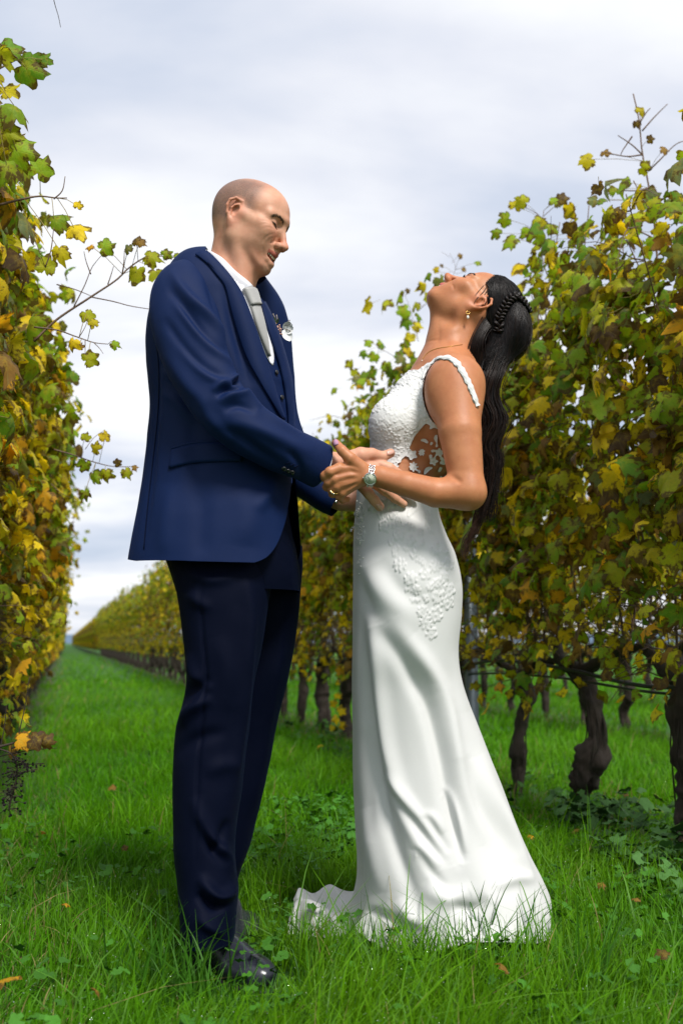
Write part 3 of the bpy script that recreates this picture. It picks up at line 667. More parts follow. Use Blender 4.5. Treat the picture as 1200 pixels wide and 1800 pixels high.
def face_mask(h, V, male):
    q = h.inv(V); f, l, u = q[:, 0], np.abs(q[:, 1]), q[:, 2]
    mcx = 2.9
    t = (l / mcx).clip(0, 1.2); lipc = -5.05 + .25 * t * t; loc_ = (-6.75 if male else -6.5) + 1.7 * t ** 2
    top = lipc + .45 * (1 - t); bot = loc_ - .15
    lip = ((u < top + .12) & (u > bot - .12) & (l < mcx) & (f > 6.6)) * 1.0
    lip *= ((top + .3 - u) / .3).clip(0, 1) * ((u - bot + .3) / .3).clip(0, 1)
    red = .35 * np.exp(-((f - 10.9) ** 2 + (u + 2.3) ** 2 + l * l) / 2.5) + .14 * np.exp(-((l - 4) ** 2 + (u + 1.6) ** 2) / 4) * (f > 4)
    ear = (1.35 - np.sqrt(((f + 1.2) / 2.7) ** 2 + ((u - .2) / 3.6) ** 2)).clip(0, .5) * 2 * ((l - 6.9) / .8).clip(0, 1); red += .28 * ear
    st = np.zeros(len(V))
    if male:
        line = 3.6 + .35 * (f - 1).clip(-20, 20)                                  # receding hairline
        st = ((2.4 - f) / 2.6).clip(0, 1) * ((u + 2.6 + .0 * f) / 1.8).clip(0, 1)
        st = np.maximum(st, (u > 2.0) * ((4.2 - f) / 2.5).clip(0, 1) * .9); st *= (1 - .65 * ((u - 8.8) / 2.5).clip(0, 1) * (f > -5))
        st *= 1 - ear
        nb = .6 + .6 * fbm(q * .55, 2); beard = .17 * nb.clip(0, 1) * ((-3.0 - u) / 3.5).clip(0, 1) * ((f - .5) / 3).clip(0, 1) * ((u + 12) / 2.5).clip(0, 1); st = np.maximum(st * .85, beard * (1 - lip))
    return np.stack([lip, st, red.clip(0, .6)], 1)

def teeth(h, male, gap, mat, parent):
    b = MB(); n = 10
    for i in range(-4, 5):
        if i == 0: pass
        l = i * .6; f = (9.15 if male else 9.4) - .21 * l * l; hgt = 1.15 - .09 * abs(i)
        V, F = ball((0, 0, 0), (1, 1, 1), 8, 6)
        V = np.sign(V) * np.abs(V) ** .6; V = V * [.22, .37, hgt * .5]
        a = -.34 * l * .9; V = V @ rotz(a * -1).T if False else V
        V = V @ np.array([[1, 0, 0], [0, 1, 0], [0, 0, 1]]).T
        b.add(h(f, l, -5.62 + .13 * l * l * .5) + (V @ rotz(-math.atan(.42 * l)).T @ h.R.T) * h.s, F)
    obj('teeth', b.mesh('teeth', mat), parent)
def lashes(h, mat, parent, name, pts, r, n=12, bv=None, o=None):
    for g in (-1, 1):
        q = smooth_poly([h(a, g * b, c) for a, b, c in pts], n)
        if bv: q = np.array([np.array(bv.find_nearest(Vector(p + o))[0]) for p in q]) - o + h.F * .03 * h.s * 1; rr = np.sin(np.linspace(.15, 3.0, n)) * r * h.s
        V, F = tube(q, rr, 6); obj(name, raw_mesh(name, V, F, mat), parent)
def hair_tufts(h, mat, parent, name, path, n, ln, r, bv=None, o=None, spread=.25):
    sf_ = lambda x, k: (np.array(bv.find_nearest(Vector(x + o))[0]) - o + h.F * k * h.s)
    for g in (-1, 1):
        b = MB(); q = smooth_poly(path, 40)
        for i in range(n):
            k = random.random() * 38; j = int(k); p = q[j] + (q[j + 1] - q[j]) * (k - j); t = unit(q[j + 1] - q[j])
            p = p + np.array([.0, 0, random.gauss(0, spread)]); d = unit(t + np.array([.1, 0, random.gauss(.2, .12)])); 
            P0 = p * [1, g, 1]; P1 = (p + d * ln) * [1, g, 1]
            V, F = tube([sf_(h(*P0), .0), sf_(h(*((P0 + P1) / 2)), .08), sf_(h(*P1), .06)], [r * h.s, r * h.s, r * .3 * h.s], 3); b.add(V, F)
        obj(name, b.mesh(name, mat), parent)

def ring_loft(rows, nu, Yc, spin=0.0, exps=2.3, m=120, both=True):
    """closed lofted garment; rows = (photo y, left x, right x, half depth, centre depth)"""
    R = smooth_poly(rows, m); a = np.linspace(0, 2 * np.pi, nu, endpoint=False)
    Lp = P(R[:, 1], R[:, 0], R[:, 4]); Rp = P(R[:, 2], R[:, 0], R[:, 4])
    cxx = (Lp[:, 0] + Rp[:, 0]) / 2; ax = (Rp[:, 0] - Lp[:, 0]) / 2; z = (Lp[:, 2] + Rp[:, 2]) / 2
    c, s = np.cos(a), np.sin(a); ex = 2 / exps; ce = np.sign(c) * np.abs(c) ** ex; se = np.sign(s) * np.abs(s) ** ex
    V = np.stack([cxx[:, None] + ax[:, None] * ce, R[:, 4][:, None] - R[:, 3][:, None] * se, np.broadcast_to(z[:, None], (m, nu))], -1)
    return V, R                                                       # a=0 right, pi/2 towards the camera, pi left
def sleeve_loft(pts, m, nu):
    """pts = x, y, Y, radius px, depth radius px"""
    q = smooth_poly(pts, m); c = P(q[:, 0], q[:, 1], q[:, 2]); t = unit(np.gradient(c, axis=0)); near = np.array([0, -1, 0.])
    w = unit(near - t * (t @ near)[:, None]); u = np.cross(t, w); a = np.linspace(0, 2 * np.pi, nu, endpoint=False); s = q[:, 2] / 1750
    return c[:, None] + (q[:, 3] * s)[:, None, None] * np.cos(a)[None, :, None] * u[:, None] + (q[:, 4] * s)[:, None, None] * np.sin(a)[None, :, None] * w[:, None]
def loft_finish(V, items, nz=.0015, nsc=14, thick=.0, seed=0):
    m, n = V.shape[:2]; F = grid_faces(m, n); W = V.reshape(-1, 3); Nn = vnormals(W, F)
    cen = V.mean(1, keepdims=True); 
    if (Nn.reshape(m, n, 3) * (V - cen)).sum() < 0: F = F[:, ::-1]; Nn = -Nn
    W = folds(W, Nn, items); W = W + Nn * (nz * fbm(W * nsc + seed, 3))[:, None]
    return W, F, Nn

# ---------------------------------------------------------------- materials of the people
M_skin_m = skin_mat('skin_fair', (.60, .32, .21), (.50, .23, .14), (.40, .11, .08), (.05, .042, .042))
M_skin_f = skin_mat('skin_tanned', (.47, .195, .085), (.38, .14, .058), (.42, .09, .075), (.2, .1, .07), rough=.46, red=(.55, .16, .09))
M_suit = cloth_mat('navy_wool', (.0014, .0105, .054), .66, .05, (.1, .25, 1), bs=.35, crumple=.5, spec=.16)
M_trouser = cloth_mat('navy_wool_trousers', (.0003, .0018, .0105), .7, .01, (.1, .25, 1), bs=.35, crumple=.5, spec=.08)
M_thread = simple('navy_thread', (.0008, .004, .02), .8, spec=.1)
M_shirt = cloth_mat('white_cotton', (.74, .75, .82), .8, .1, weave=1800)
M_tie = cloth_mat('grey_silk', (.33, .325, .32), .45, .5, weave=1500)
M_button = simple('black_button', (.008, .009, .012), .25)
M_shoe = simple('black_leather', (.022, .024, .034), .22, bs=.4, scale=140)
M_sole = simple('dark_sole', (.01, .01, .01), .6)
M_teeth = simple('teeth_ivory', (.82, .78, .66), .2, bs=0, var=.05)
M_lash = simple('lash_black', (.012, .009, .008), .5, bs=0)
M_brow_m = simple('brow_brown', (.10, .06, .04), .6, bs=0)
M_nail = simple('nail_bare', (.62, .36, .29), .18, bs=0, var=.04)
M_nail_f = simple('nail_mauve', (.42, .22, .33), .12, bs=0, var=.04)
M_gold = simple('gold', (.75, .48, .14), .18, 1, bs=0)
M_steel = simple('steel', (.72, .73, .74), .16, 1, bs=.15, bd=.0002)
M_dial = simple('watch_dial', (.46, .50, .40), .18, bs=0, var=.08)
M_pearl = simple('pearl', (.72, .70, .64), .12, bs=0)

def finish_body(name, S, h, extra, parent, mat, hd, male, items, relax_it=1, nails=None):
    V, F = S.mesh(h); V = relax(V, F, relax_it, .45); Nn = vnormals(V, F)
    V = folds(V, Nn, items); mask = face_mask(hd, V, male)
    q = hd.inv(V); mask[(q[:, 2] < -11.5) | (np.abs(q).max(1) > 15)] *= 0
    b = None
    me_V, me_F, me_A = V, F, mask
    if extra is not None:
        V2, F2 = extra.mesh(.009); me_V = np.vstack([V, V2]); me_F = np.vstack([F, F2 + len(V)]); me_A = np.vstack([mask, np.zeros((len(V2), 3))])
    o = obj(name, raw_mesh(name, me_V, me_F, mat, True, {'mask': me_A}), parent); return o, V, F

def hand_nail(parent, bv, tip, back, w, mat, Y, off=.0008):
    """nail: a small bent plate near a fingertip; tip/back in photo pixels"""
    tip = np.array(tip, float); back = np.array(back, float); d = unit(tip - back); n = np.array([-d[1], d[0]])
    A = [back - n * w * .7, back * .4 + tip * .6 - n * w, tip - n * w * .55]; Bq = [back + n * w * .7, back * .4 + tip * .6 + n * w, tip + n * w * .55]
    V, F = patch(bv, A, Bq, 6, 5, Y, off, .0006, .0005, sm=1); obj('fingernail', raw_mesh('fingernail', V, F, mat), parent)

# ================================================================ GROOM
YM = 2.42
groom = thing('person', 'man in navy three piece suit and grey tie, smiling down at the laughing bride', 'man', tuple(P(395, 1690, 2.42) * [1, 1, 0]))
G0 = np.array(groom.location)
def gobj(name, V, F, mat, parent=None, attrs=None, smooth=True, kind=None):
    return obj(name, raw_mesh(name, np.asarray(V) - G0, F, mat, smooth, attrs), parent or groom, kind)
class _Off:
    pass
HM = Head(P(440, 397, YM), basis(math.radians(17), math.radians(21), math.radians(0), 1), 1.0, 1.12)
S = SDF(); build_head(S, HM, True, True, .85)
S.rc(HM(-2.6, 0, -2), P(402, 500, 2.44), .058, .060, .03)                    # neck
S.rc(HM(1.5, 0, -5), P(408, 508, 2.42), .036, .046, .03)
S.rc(HM(-1.0, 6.4, -2.5), P(428, 512, 2.39), .014, .012, .02)                # neck muscle
S.rc(P(400, 500, 2.44), P(385, 560, 2.45), .055, .07, .03)
SM_head = S
# right hand (near) holding the bride's waist, and wrist
W = lambda x, y, Y: P(x, y, Y)
def cap(S, pts, rs, k): S.chain([P(*p) for p in pts], [r * pxs(p[2]) for r, p in zip(rs, pts)], k)
cap(S, [(520, 800, 2.30), (568, 815, 2.315), (603, 817, 2.325)], [26, 23.5, 21], .01)
for kx, ky, kY, rr in ((652, 812, 2.345, 11), (656, 826, 2.335, 12), (652, 842, 2.335, 12), (640, 856, 2.34, 11)):
    S.rc(P(606, 817, 2.33), P(kx, ky, kY), 16 * pxs(2.33), rr * pxs(2.33), .012)
cap(S, [(610, 808, 2.325), (634, 800, 2.325), (653, 799, 2.335), (672, 803, 2.345), (686, 796.5, 2.352)], [15, 14, 11.5, 9.5, 8.2], .010)
cap(S, [(652, 812, 2.345), (684, 823, 2.34), (708, 838, 2.355), (724, 850, 2.365)], [11, 9.5, 8.5, 7], .005)
cap(S, [(656, 828, 2.335), (690, 848, 2.335), (714, 862, 2.35), (730, 874, 2.36)], [11, 9.3, 8.3, 7], .004)
cap(S, [(652, 844, 2.335), (676, 862, 2.338), (694, 876, 2.35), (709, 886, 2.357)], [11, 9, 8, 6.8], .004)
cap(S, [(638, 856, 2.335), (648, 868, 2.325), (658, 880, 2.335), (667, 891, 2.345)], [10.5, 9.2, 8.8, 8.2], .004)
# left hand (far): on the far side of her waist
cap(S, [(578, 872, 2.617), (598, 878, 2.62), (622, 880, 2.63)], [19, 19.5, 19], .01)
for i, (dy, l) in enumerate(((-14, 66), (-5, 72), (5, 68), (15, 56))):
    S.rc(P(622, 880, 2.63), P(652, 878 + dy, 2.645), 15 * pxs(2.6), 10 * pxs(2.6), .01)
    cap(S, [(652, 878 + dy, 2.645), (652 + l * .5, 879 + dy * 1.2, 2.635), (652 + l, 882 + dy * 1.3, 2.62)], [10, 8.5, 7], .004)
cap(S, [(625, 872, 2.62), (645, 858, 2.61), (662, 846, 2.615)], [13, 10.5, 8], .008)
ex = SDF()
ex.rc(P(385, 560, 2.45), P(388, 700, 2.45), .09, .11, .06).rc(P(388, 700, 2.45), P(392, 950, 2.45), .11, .11, .06)
ex.rc(P(335, 545, 2.27), P(385, 560, 2.45), .04, .06, .04).rc(P(425, 560, 2.60), P(385, 560, 2.45), .035, .06, .04)
cap(ex, [(335, 545, 2.26), (345, 620, 2.225), (390, 716, 2.205), (470, 778, 2.235), (545, 812, 2.298)], [30, 28, 25, 22, 20], .02)
cap(ex, [(435, 560, 2.60), (465, 650, 2.65), (482, 745, 2.66), (522, 824, 2.63), (575, 868, 2.61)], [26, 25, 23, 20, 18], .02)
cap(ex, [(385, 950, 2.40), (380, 1210, 2.37), (365, 1640, 2.37)], [50, 34, 22], .02)
cap(ex, [(430, 950, 2.52), (440, 1210, 2.57), (395, 1560, 2.66)], [45, 32, 20], .02)
face_lines = [([(462, 381), (470, 384), (476, 388)], -.0014, 1.6), ([(455, 388), (465, 388), (474, 390)], -.0014, 1.6), ([(456, 396), (465, 393), (473, 394)], -.0013, 1.6),
              ([(461, 402), (470, 399), (480, 402), (487, 406)], -.0016, 2.0), ([(477, 391), (483, 397), (488, 404)], -.0018, 1.8),
              ([(463, 428), (465, 420), (473, 413), (484, 411)], -.0022, 2.4), ([(470, 430), (472, 423), (480, 418), (490, 417)], -.0018, 2.2), 
              ([(462, 432), (463, 445), (465, 452)], -.0015, 2.6), ([(465, 466), (468, 476), (468, 484)], -.0018, 2.4), ([(437, 333), (450, 350), (455, 366)], .0008, 5),
              ([(422, 415), (428, 438), (443, 462), (460, 481)], -.011, 8), ([(380, 430), (395, 462), (420, 492)], .002, 9), ([(488, 345), (493, 360), (494, 375)], .0007, 3)]
body, VB, FB = finish_body('body', S, .0019, ex, groom, M_skin_m, HM, True, [(a_[0], a_[1] * .38, a_[2]) for a_ in face_lines])
body.location = -Vector(G0); 
bvb = bvh_of(VB, FB)
HM0 = Head(HM.O - G0, (HM.F, HM.N, HM.U), 1.0, 1.12)
teeth(HM0, True, .75, M_teeth, groom)
M_mouth = simple('mouth_inside', (.03, .008, .007), .5, bs=0)
lashes(HM0, M_lash, groom, 'eyelashes', [(8.3, 1.9, .0), (8.5, 2.6, .45), (8.3, 3.5, .95), (7.5, 4.4, 1.2)], .2, bv=bvb, o=G0)
hair_tufts(HM0, M_brow_m, groom, 'eyebrow', [(9.15, 1.2, 2.2), (9.0, 2.4, 2.75), (8.3, 3.9, 2.9), (7.1, 4.8, 2.5)], 170, .5, .035, bv=bvb, o=G0, spread=.2)
for tip, bk, w, Y in (((692, 795), (680, 796.5), 4.2, 2.33), ((671, 897), (664, 886), 4.2, 2.33)):
    o = None; tipa = np.array(tip)
    V, F = patch(bvb, [(bk[0] - 1, bk[1] - w * .7), ((bk[0] + tip[0]) / 2, (bk[1] + tip[1]) / 2 - w), (tip[0], tip[1] - w * .5)] if abs(tip[0] - bk[0]) > abs(tip[1] - bk[1]) else [(bk[0] - w * .8, bk[1] + 1), ((bk[0] + tip[0]) / 2 - w, (bk[1] + tip[1]) / 2 + 1), (tip[0] - w * .4, tip[1])],
                 [(bk[0], bk[1] + w * .8), ((bk[0] + tip[0]) / 2, (bk[1] + tip[1]) / 2 + w), (tip[0], tip[1] + w * .5)] if abs(tip[0] - bk[0]) > abs(tip[1] - bk[1]) else [(bk[0] + w * .8, bk[1] - 1), ((bk[0] + tip[0]) / 2 + w, (bk[1] + tip[1]) / 2 - 1), (tip[0] + w * .6, tip[1] - 1)], 6, 5, Y, .0006, .0006, .0006)
    gobj('fingernail', V, F, M_nail)

# ---- jacket trunk: an open sheet round the torso
JR = [(452, 354, 386, .045, 2.44), (460, 338, 402, .09, 2.44), (473, 316, 424, .14, 2.43), (497, 296, 446, .170, 2.43), (530, 278, 470, .182, 2.42), (560, 266, 486, .188, 2.42), (600, 260, 501, .188, 2.42),
      (640, 261, 509, .185, 2.42), (680, 264, 514, .18, 2.42), (720, 266, 517, .175, 2.42), (760, 263, 518, .172, 2.42), (800, 259, 517, .172, 2.42), (850, 253, 519, .178, 2.42),
      (900, 246, 524, .186, 2.42), (950, 238, 528, .192, 2.42), (999, 230, 531, .196, 2.42)]
mJ, nJ = 150, 200
Rj = smooth_poly(JR, mJ); sc_ = Rj[:, 4]
Lp = P(Rj[:, 1], Rj[:, 0], Rj[:, 4]); Rp = P(Rj[:, 2], Rj[:, 0], Rj[:, 4]); cxj = (Lp[:, 0] + Rp[:, 0]) / 2; axj = (Rp[:, 0] - Lp[:, 0]) / 2; zj = Lp[:, 2]
En = smooth_poly([(362, 440), (368, 448), (389, 470), (404, 488), (424, 512), (441, 552), (459, 604), (476, 655), (490, 702), (500, 738), (507, 780), (511, 830), (510, 870), (504, 905), (496, 935), (485, 960), (470, 978), (450, 988), (425, 992), (380, 994)], 300)
ex_ = 2 / 2.35
def jpt(k, a, inset=0):
    c, s = math.cos(a), math.sin(a)
    return np.array([cxj[k] + (axj[k] - inset) * np.sign(c) * abs(c) ** ex_, Rj[k, 4] - (Rj[k, 3] - inset) * np.sign(s) * abs(s) ** ex_, zj[k]])
VJ = np.zeros((mJ, nJ, 3)); aa = np.linspace(0, math.pi / 2, 160)
for k in range(mJ):
    pr = np.array([proj(jpt(k, t)) for t in aa[::2]]); fx = pr[:, 0] - np.interp(pr[:, 1], En[:, 1], En[:, 0])
    i0 = int(np.argmax(fx < 0)) if (fx < 0).any() else len(fx) - 1
    a0 = aa[::2][i0] if i0 == 0 else np.interp(0, [fx[i0], fx[i0 - 1]], [aa[::2][i0], aa[::2][i0 - 1]])
    a1 = 2 * math.pi - min(.35, a0 * .35) - .02 if Rj[k, 0] < 850 else 2 * math.pi - .05 - max(0, (Rj[k, 0] - 960)) * .012
    for j, t in enumerate(np.linspace(a0, a1, nJ)): VJ[k, j] = jpt(k, t)
# hem line: lower rows are squeezed so that the hem follows the cut of the jacket
hem_px = np.interp(np.arange(nJ), [0, 12, 26, 60, 85, 105, 150, nJ - 1], [991, 991, 990, 986, 976, 967, 978, 992])
wrow = ((Rj[:, 0] - 800) / 200).clip(0, 1)
for j in range(nJ):
    yb = hem_px[j]; zt = P(400, yb, 2.3 if 5 < j < 90 else 2.42)[2]; zb = zj[-1]
    VJ[:, j, 2] += wrow ** 2 * (zt - zb) * (1 if j > 30 else 0 if j < 12 else (j - 12) / 18)
FJ = grid_faces(mJ, nJ, False)[:, ::-1]; WJ = VJ.reshape(-1, 3); NJ = vnormals(WJ, FJ)
if (NJ * (WJ - WJ.mean(0))).sum() < 0: FJ = FJ[:, ::-1]; NJ = -NJ
jf = [([(263, 560), (272, 620), (276, 700), (268, 800), (258, 900), (250, 968)], -.004, 7), ([(300, 640), (330, 720), (345, 800), (338, 900)], -.004, 18),
      ([(285, 655), (310, 665), (335, 690)], .004, 8), ([(282, 690), (310, 705), (340, 745)], .003, 8), ([(278, 640), (300, 640), (318, 650)], -.003, 6),
      ([(420, 860), (440, 900), (430, 960)], .004, 26), ([(360, 850), (355, 910), (350, 980)], -.0025, 14), ([(300, 850), (292, 910), (285, 975)], .003, 14),
      ([(395, 500), (408, 560), (424, 620), (440, 680)], -.006, 10), ([(450, 900), (470, 870), (490, 850)], .004, 12), ([(440, 620), (465, 690), (478, 730)], .003, 12)]
WJ = folds(WJ, NJ, [(a_[0], a_[1] * 2.2) + tuple(a_[2:]) for a_ in jf]); WJ += NJ * (.0022 * fbm(WJ * 7, 3))[:, None]
fc = proj(WJ)[FJ].mean(1); fY = WJ[FJ][:, :, 1].mean(1)
cutl = np.interp(fc[:, 0], [330, 366, 400, 448, 462, 470], [380, 436, 476, 524, 540, 400]); FJ = FJ[~((fY > 2.455) & (fc[:, 0] > 366) & (fc[:, 1] < cutl))]
gobj('jacket', WJ, FJ, M_suit)
inn = WJ - NJ * .004; gobj('jacket_lining', inn, FJ[:, ::-1], M_thread)
bvj = bvh_of(WJ, FJ)
# ---- waistcoat and shirt front under the open jacket
VW, RW = ring_loft([(r[0] if r[0] > 450 else 452, r[1] + 9, r[2] - 6, r[3] - .012, r[4]) for r in JR[1:-3]], 120, YM, exps=2.35, m=110)
WW, FW, NW = loft_finish(VW, [([(484, 655), (492, 700), (500, 760)], -.002, 3), ([(470, 660), (500, 668), (515, 672)], .002, 7), ([(480, 700), (500, 708), (514, 712)], .002, 6)], .001)
bvw = bvh_of(WW, FW); fc = proj(WW)[FW].mean(1)
cutl = np.interp(fc[:, 0], [340, 366, 400, 446, 460], [400, 448, 482, 516, 530]); kp = ~((fc[:, 0] > 350) & (fc[:, 1] < cutl)); FW = FW[kp]; fc = fc[kp]
sh = inpoly(fc, [(300, 420), (300, 520), (436, 522), (456, 524), (450, 480), (380, 420)])
gobj('waistcoat', WW, FW[~sh], M_suit); gobj('shirt', WW, FW[sh], M_shirt)
def gpatch(name, bv, A, B_, n, m, mat, Y=YM, off=.003, thick=.002, bulge=0., sm=2, par=None):
    V, F = patch(bv, A, B_, n, m, Y, off, thick, bulge, sm); return gobj(name, V, F, mat, par)
Yf = 2.42
shirt_b = SDF(); 
gpatch('shirt_front', bvw, [(426, 520), (434, 540), (454, 592), (470, 632), (478, 642)], [(450, 520), (458, 540), (472, 582), (481, 628), (479, 642)], 24, 8, M_shirt, 2.42, .001, .001)
gpatch('tie', bvw, [(437, 537), (448, 572), (460, 605), (469, 628)], [(453, 538), (461, 566), (468, 600), (471, 628)], 16, 8, M_tie, 2.42, .006, .003, .004)
gpatch('tie_knot', bvw, [(424, 510), (431, 524), (438, 540)], [(446, 513), (450, 524), (454, 539)], 10, 8, M_tie, 2.41, .008, .004, .007)
gpatch('tie_seam', bvw, [(438, 538.5), (446, 538.8), (454, 537.5)], [(438.5, 540.3), (446, 540.6), (454, 539.2)], 8, 3, M_button, 2.41, .0125, .002)
# shirt collar wraps the neck
def collar_ring(name, top, bot, mat, ctr, off):
    n = len(top); V, F = patch(bvb, top, bot, 22, 6, 2.42, off, .002, .001, 2); return gobj(name, V, F, mat)
collar_ring('shirt_collar', [(367, 441), (374, 442.5), (392, 455), (412, 475), (428, 490), (440, 503)], [(360, 454), (366, 460), (380, 477), (396, 497), (408, 513), (420, 521)], M_shirt, None, .006)
V, F = patch(None, [(439, 497), (444, 504), (450, 524)], [(444, 497), (449, 504), (449, 526)], 6, 4, 2.47, .0, .002); gobj('shirt_collar', V, F, M_shirt)
# lapels
gpatch('lapel', bvj, [(364, 444), (369, 447), (388, 467), (404, 486), (422, 512), (439, 552), (457, 604), (473, 655), (487, 702), (499, 738)],
       [(344, 449), (352, 455), (368, 468), (383, 489), (394, 500), (410, 556), (431, 622), (452, 664), (474, 704), (494, 738)], 50, 12, M_suit, 2.40, .003, .003, .003, 3)
gpatch('lapel_notch', bvj, [(366, 464), (376, 473), (388, 486)], [(365, 465), (375, 474.5), (387, 487.5)], 8, 2, M_thread, 2.30, .0065, .0005)
gpatch('lapel', bvw, [(450, 528), (458, 545), (468, 580), (482, 622), (494, 664), (503, 720), (505, 760)],
       [(454, 528), (472, 552), (487, 590), (499, 630), (508, 664), (514, 700), (516, 750)], 34, 9, M_suit, 2.44, .004, .004, .004, 2)
0 and gpatch('jacket_collar', bvb, [(364, 440), (372, 447), (392, 467), (406, 487)], [(345, 452), (356, 458), (374, 474), (388, 487)], 16, 8, M_suit, 2.38, .014, .003, .002, 2)
# pocket flap, seams, buttons
gpatch('pocket_flap', bvj, [(304, 791), (340, 781), (385, 778), (426, 780)], [(298, 824), (338, 815), (385, 812), (424, 812)], 24, 7, M_suit, 2.25, .002, .0035, .001)
gpatch('pocket_jetting', bvj, [(303, 787), (340, 777), (385, 774), (427, 776)], [(303, 791), (340, 781), (385, 778), (427, 780)], 20, 3, M_suit, 2.25, .003, .002, .001)
gpatch('back_seam', bvj, [(270, 575), (279, 640), (278, 720), (270, 800), (261, 880), (253, 966)], [(271.3, 575), (280.3, 640), (279.3, 720), (271.3, 800), (262.3, 880), (254.3, 966)], 30, 2, M_thread, 2.3, .0005, .0008)
for x, y in ((484.5, 655), (494, 699)):
    p, n = cast(bvw, x, y, 2.40); V, F = ball((0, 0, 0), (.0065, .0065, .0025), 14, 6); R = Vector(n).to_track_quat('Z', 'Y').to_matrix(); V = V @ np.array(R).T + p + n * .004
    gobj('button', V, F, M_button)
# ---- near sleeve
SL = [(372, 476, 2.36, 22, 14), (352, 484, 2.32, 34, 30), (326, 508, 2.275, 54, 44), (323, 550, 2.24, 64, 48), (338, 610, 2.215, 61, 46), (358, 660, 2.20, 56, 44), (388, 712, 2.19, 52, 43), (434, 752, 2.20, 50, 42), (490, 786, 2.235, 45, 38), (535, 806, 2.275, 41, 34), (563, 820, 2.30, 40, 32)]
VS = sleeve_loft(SL, 190, 120)
sf = [([(300, 478), (330, 522), (370, 562), (410, 612)], .0085, 10), ([(296, 505), (330, 552), (365, 598), (412, 632)], -.007, 9), ([(303, 520), (340, 575), (380, 618), (418, 645)], .0075, 9),
      ([(290, 560), (320, 610), (360, 650), (405, 668)], -.006, 10), ([(300, 585), (335, 632), (375, 665), (412, 672)], .0055, 9), ([(290, 620), (330, 680), (370, 715)], .004, 16),
      ([(378, 470), (392, 520), (408, 580), (424, 640)], .005, 8), ([(362, 480), (382, 540), (400, 590)], -.005, 9),
      ([(407, 669), (416, 661), (430, 662), (438, 670), (434, 680)], .0075, 5), ([(406, 674), (416, 671), (424, 675), (428, 684)], -.0095, 4.5), ([(380, 698), (398, 684), (416, 686), (430, 688)], -.008, 7), ([(372, 688), (390, 675), (404, 672)], .004, 7),
      ([(384, 706), (408, 694), (432, 692), (462, 712)], .007, 9), ([(392, 722), (420, 712), (450, 724)], -.005, 9), ([(380, 752), (420, 768), (465, 800), (510, 826)], -.004, 12), ([(400, 738), (450, 752), (500, 775), (550, 800)], .004, 14),
      ([(455, 700), (490, 735), (530, 762)], .003, 10), ([(505, 790), (525, 815), (530, 845)], -.0025, 8), ([(350, 700), (372, 742), (410, 780)], .004, 14)]
WS, FS, NS = loft_finish(VS, [(a_[0], a_[1] * 2.1, a_[2] * .82) for a_ in sf], .003, 8)
gobj('sleeve', WS, FS, M_suit); bvs = bvh_of(WS, FS)
gobj('sleeve_lining', WS - NS * .004, FS[:, ::-1], M_thread)
Vc = sleeve_loft([(545, 811, 2.285, 36, 28), (568, 822, 2.303, 34, 27)], 8, 60); W_, F_, N_ = loft_finish(Vc, [], .0005); gobj('shirt_cuff', W_, F_, M_shirt)
for i, (x, y) in enumerate(((499, 823), (506, 826.5), (513, 829))):
    p, n = cast(bvs, x, y, 2.26); V, F = ball((0, 0, 0), (.0068, .0068, .003), 14, 6); R = Vector(n).to_track_quat('Z', 'Y').to_matrix(); V = V @ np.array(R).T + p + n * .003; gobj('button', V, F, M_button)
    gpatch('buttonhole', bvs, [(x + 3, y - 8), (x + 10, y - 12)], [(x + 4, y - 6.6), (x + 11, y - 10.6)], 5, 2, M_thread, 2.26, .001, .001, 0, 0)
VF = sleeve_loft([(430, 500, 2.56, 40, 30), (450, 560, 2.62, 56, 40), (465, 650, 2.65, 52, 40), (480, 740, 2.66, 46, 38), (520, 820, 2.63, 38, 34), (565, 862, 2.61, 33, 30), (596, 880, 2.60, 31, 29)], 70, 70)
W_, F_, N_ = loft_finish(VF, [], .0025, 9); gobj('sleeve', W_, F_, M_suit)
for dx, dy in ((0, 0), (-8, -6)):
    V, F = ball(P(590 + dx, 882 + dy, 2.565), (.004, .002, .004), 10, 6); gobj('button', V, F, M_steel)
# ---- trousers
top = ring_loft([(860, 268, 500, .15, 2.43), (930, 272, 512, .165, 2.43), (975, 290, 522, .168, 2.44), (1010, 303, 528, .165, 2.45), (1040, 312, 527, .15, 2.45)], 120, YM, m=50)[0]
LN = [(960, 294, 478, .085, 2.375), (985, 298, 480, .098, 2.37), (1020, 306, 478, .105, 2.365), (1060, 315, 472, .104, 2.36), (1130, 325, 462, .10, 2.36), (1190, 330, 448, .094, 2.36), (1230, 324, 442, .09, 2.36), (1280, 310, 436, .09, 2.365),
      (1350, 305, 428, .09, 2.365), (1400, 306, 424, .09, 2.365), (1450, 308, 416, .088, 2.365), (1500, 308, 413, .088, 2.365), (1560, 311, 420, .092, 2.365), (1600, 313, 417, .094, 2.36), (1650, 318, 412, .095, 2.36)]
LF = [(960, 380, 529, .09, 2.55), (1000, 385, 530, .095, 2.55), (1060, 385, 526, .095, 2.55), (1130, 385, 517, .09, 2.56), (1200, 380, 505, .085, 2.57), (1300, 375, 481, .08, 2.60), (1400, 370, 461, .08, 2.62),
      (1480, 365, 441, .08, 2.64), (1540, 362, 421, .08, 2.65), (1575, 362, 418, .08, 2.66), (1605, 362, 417, .08, 2.66)]
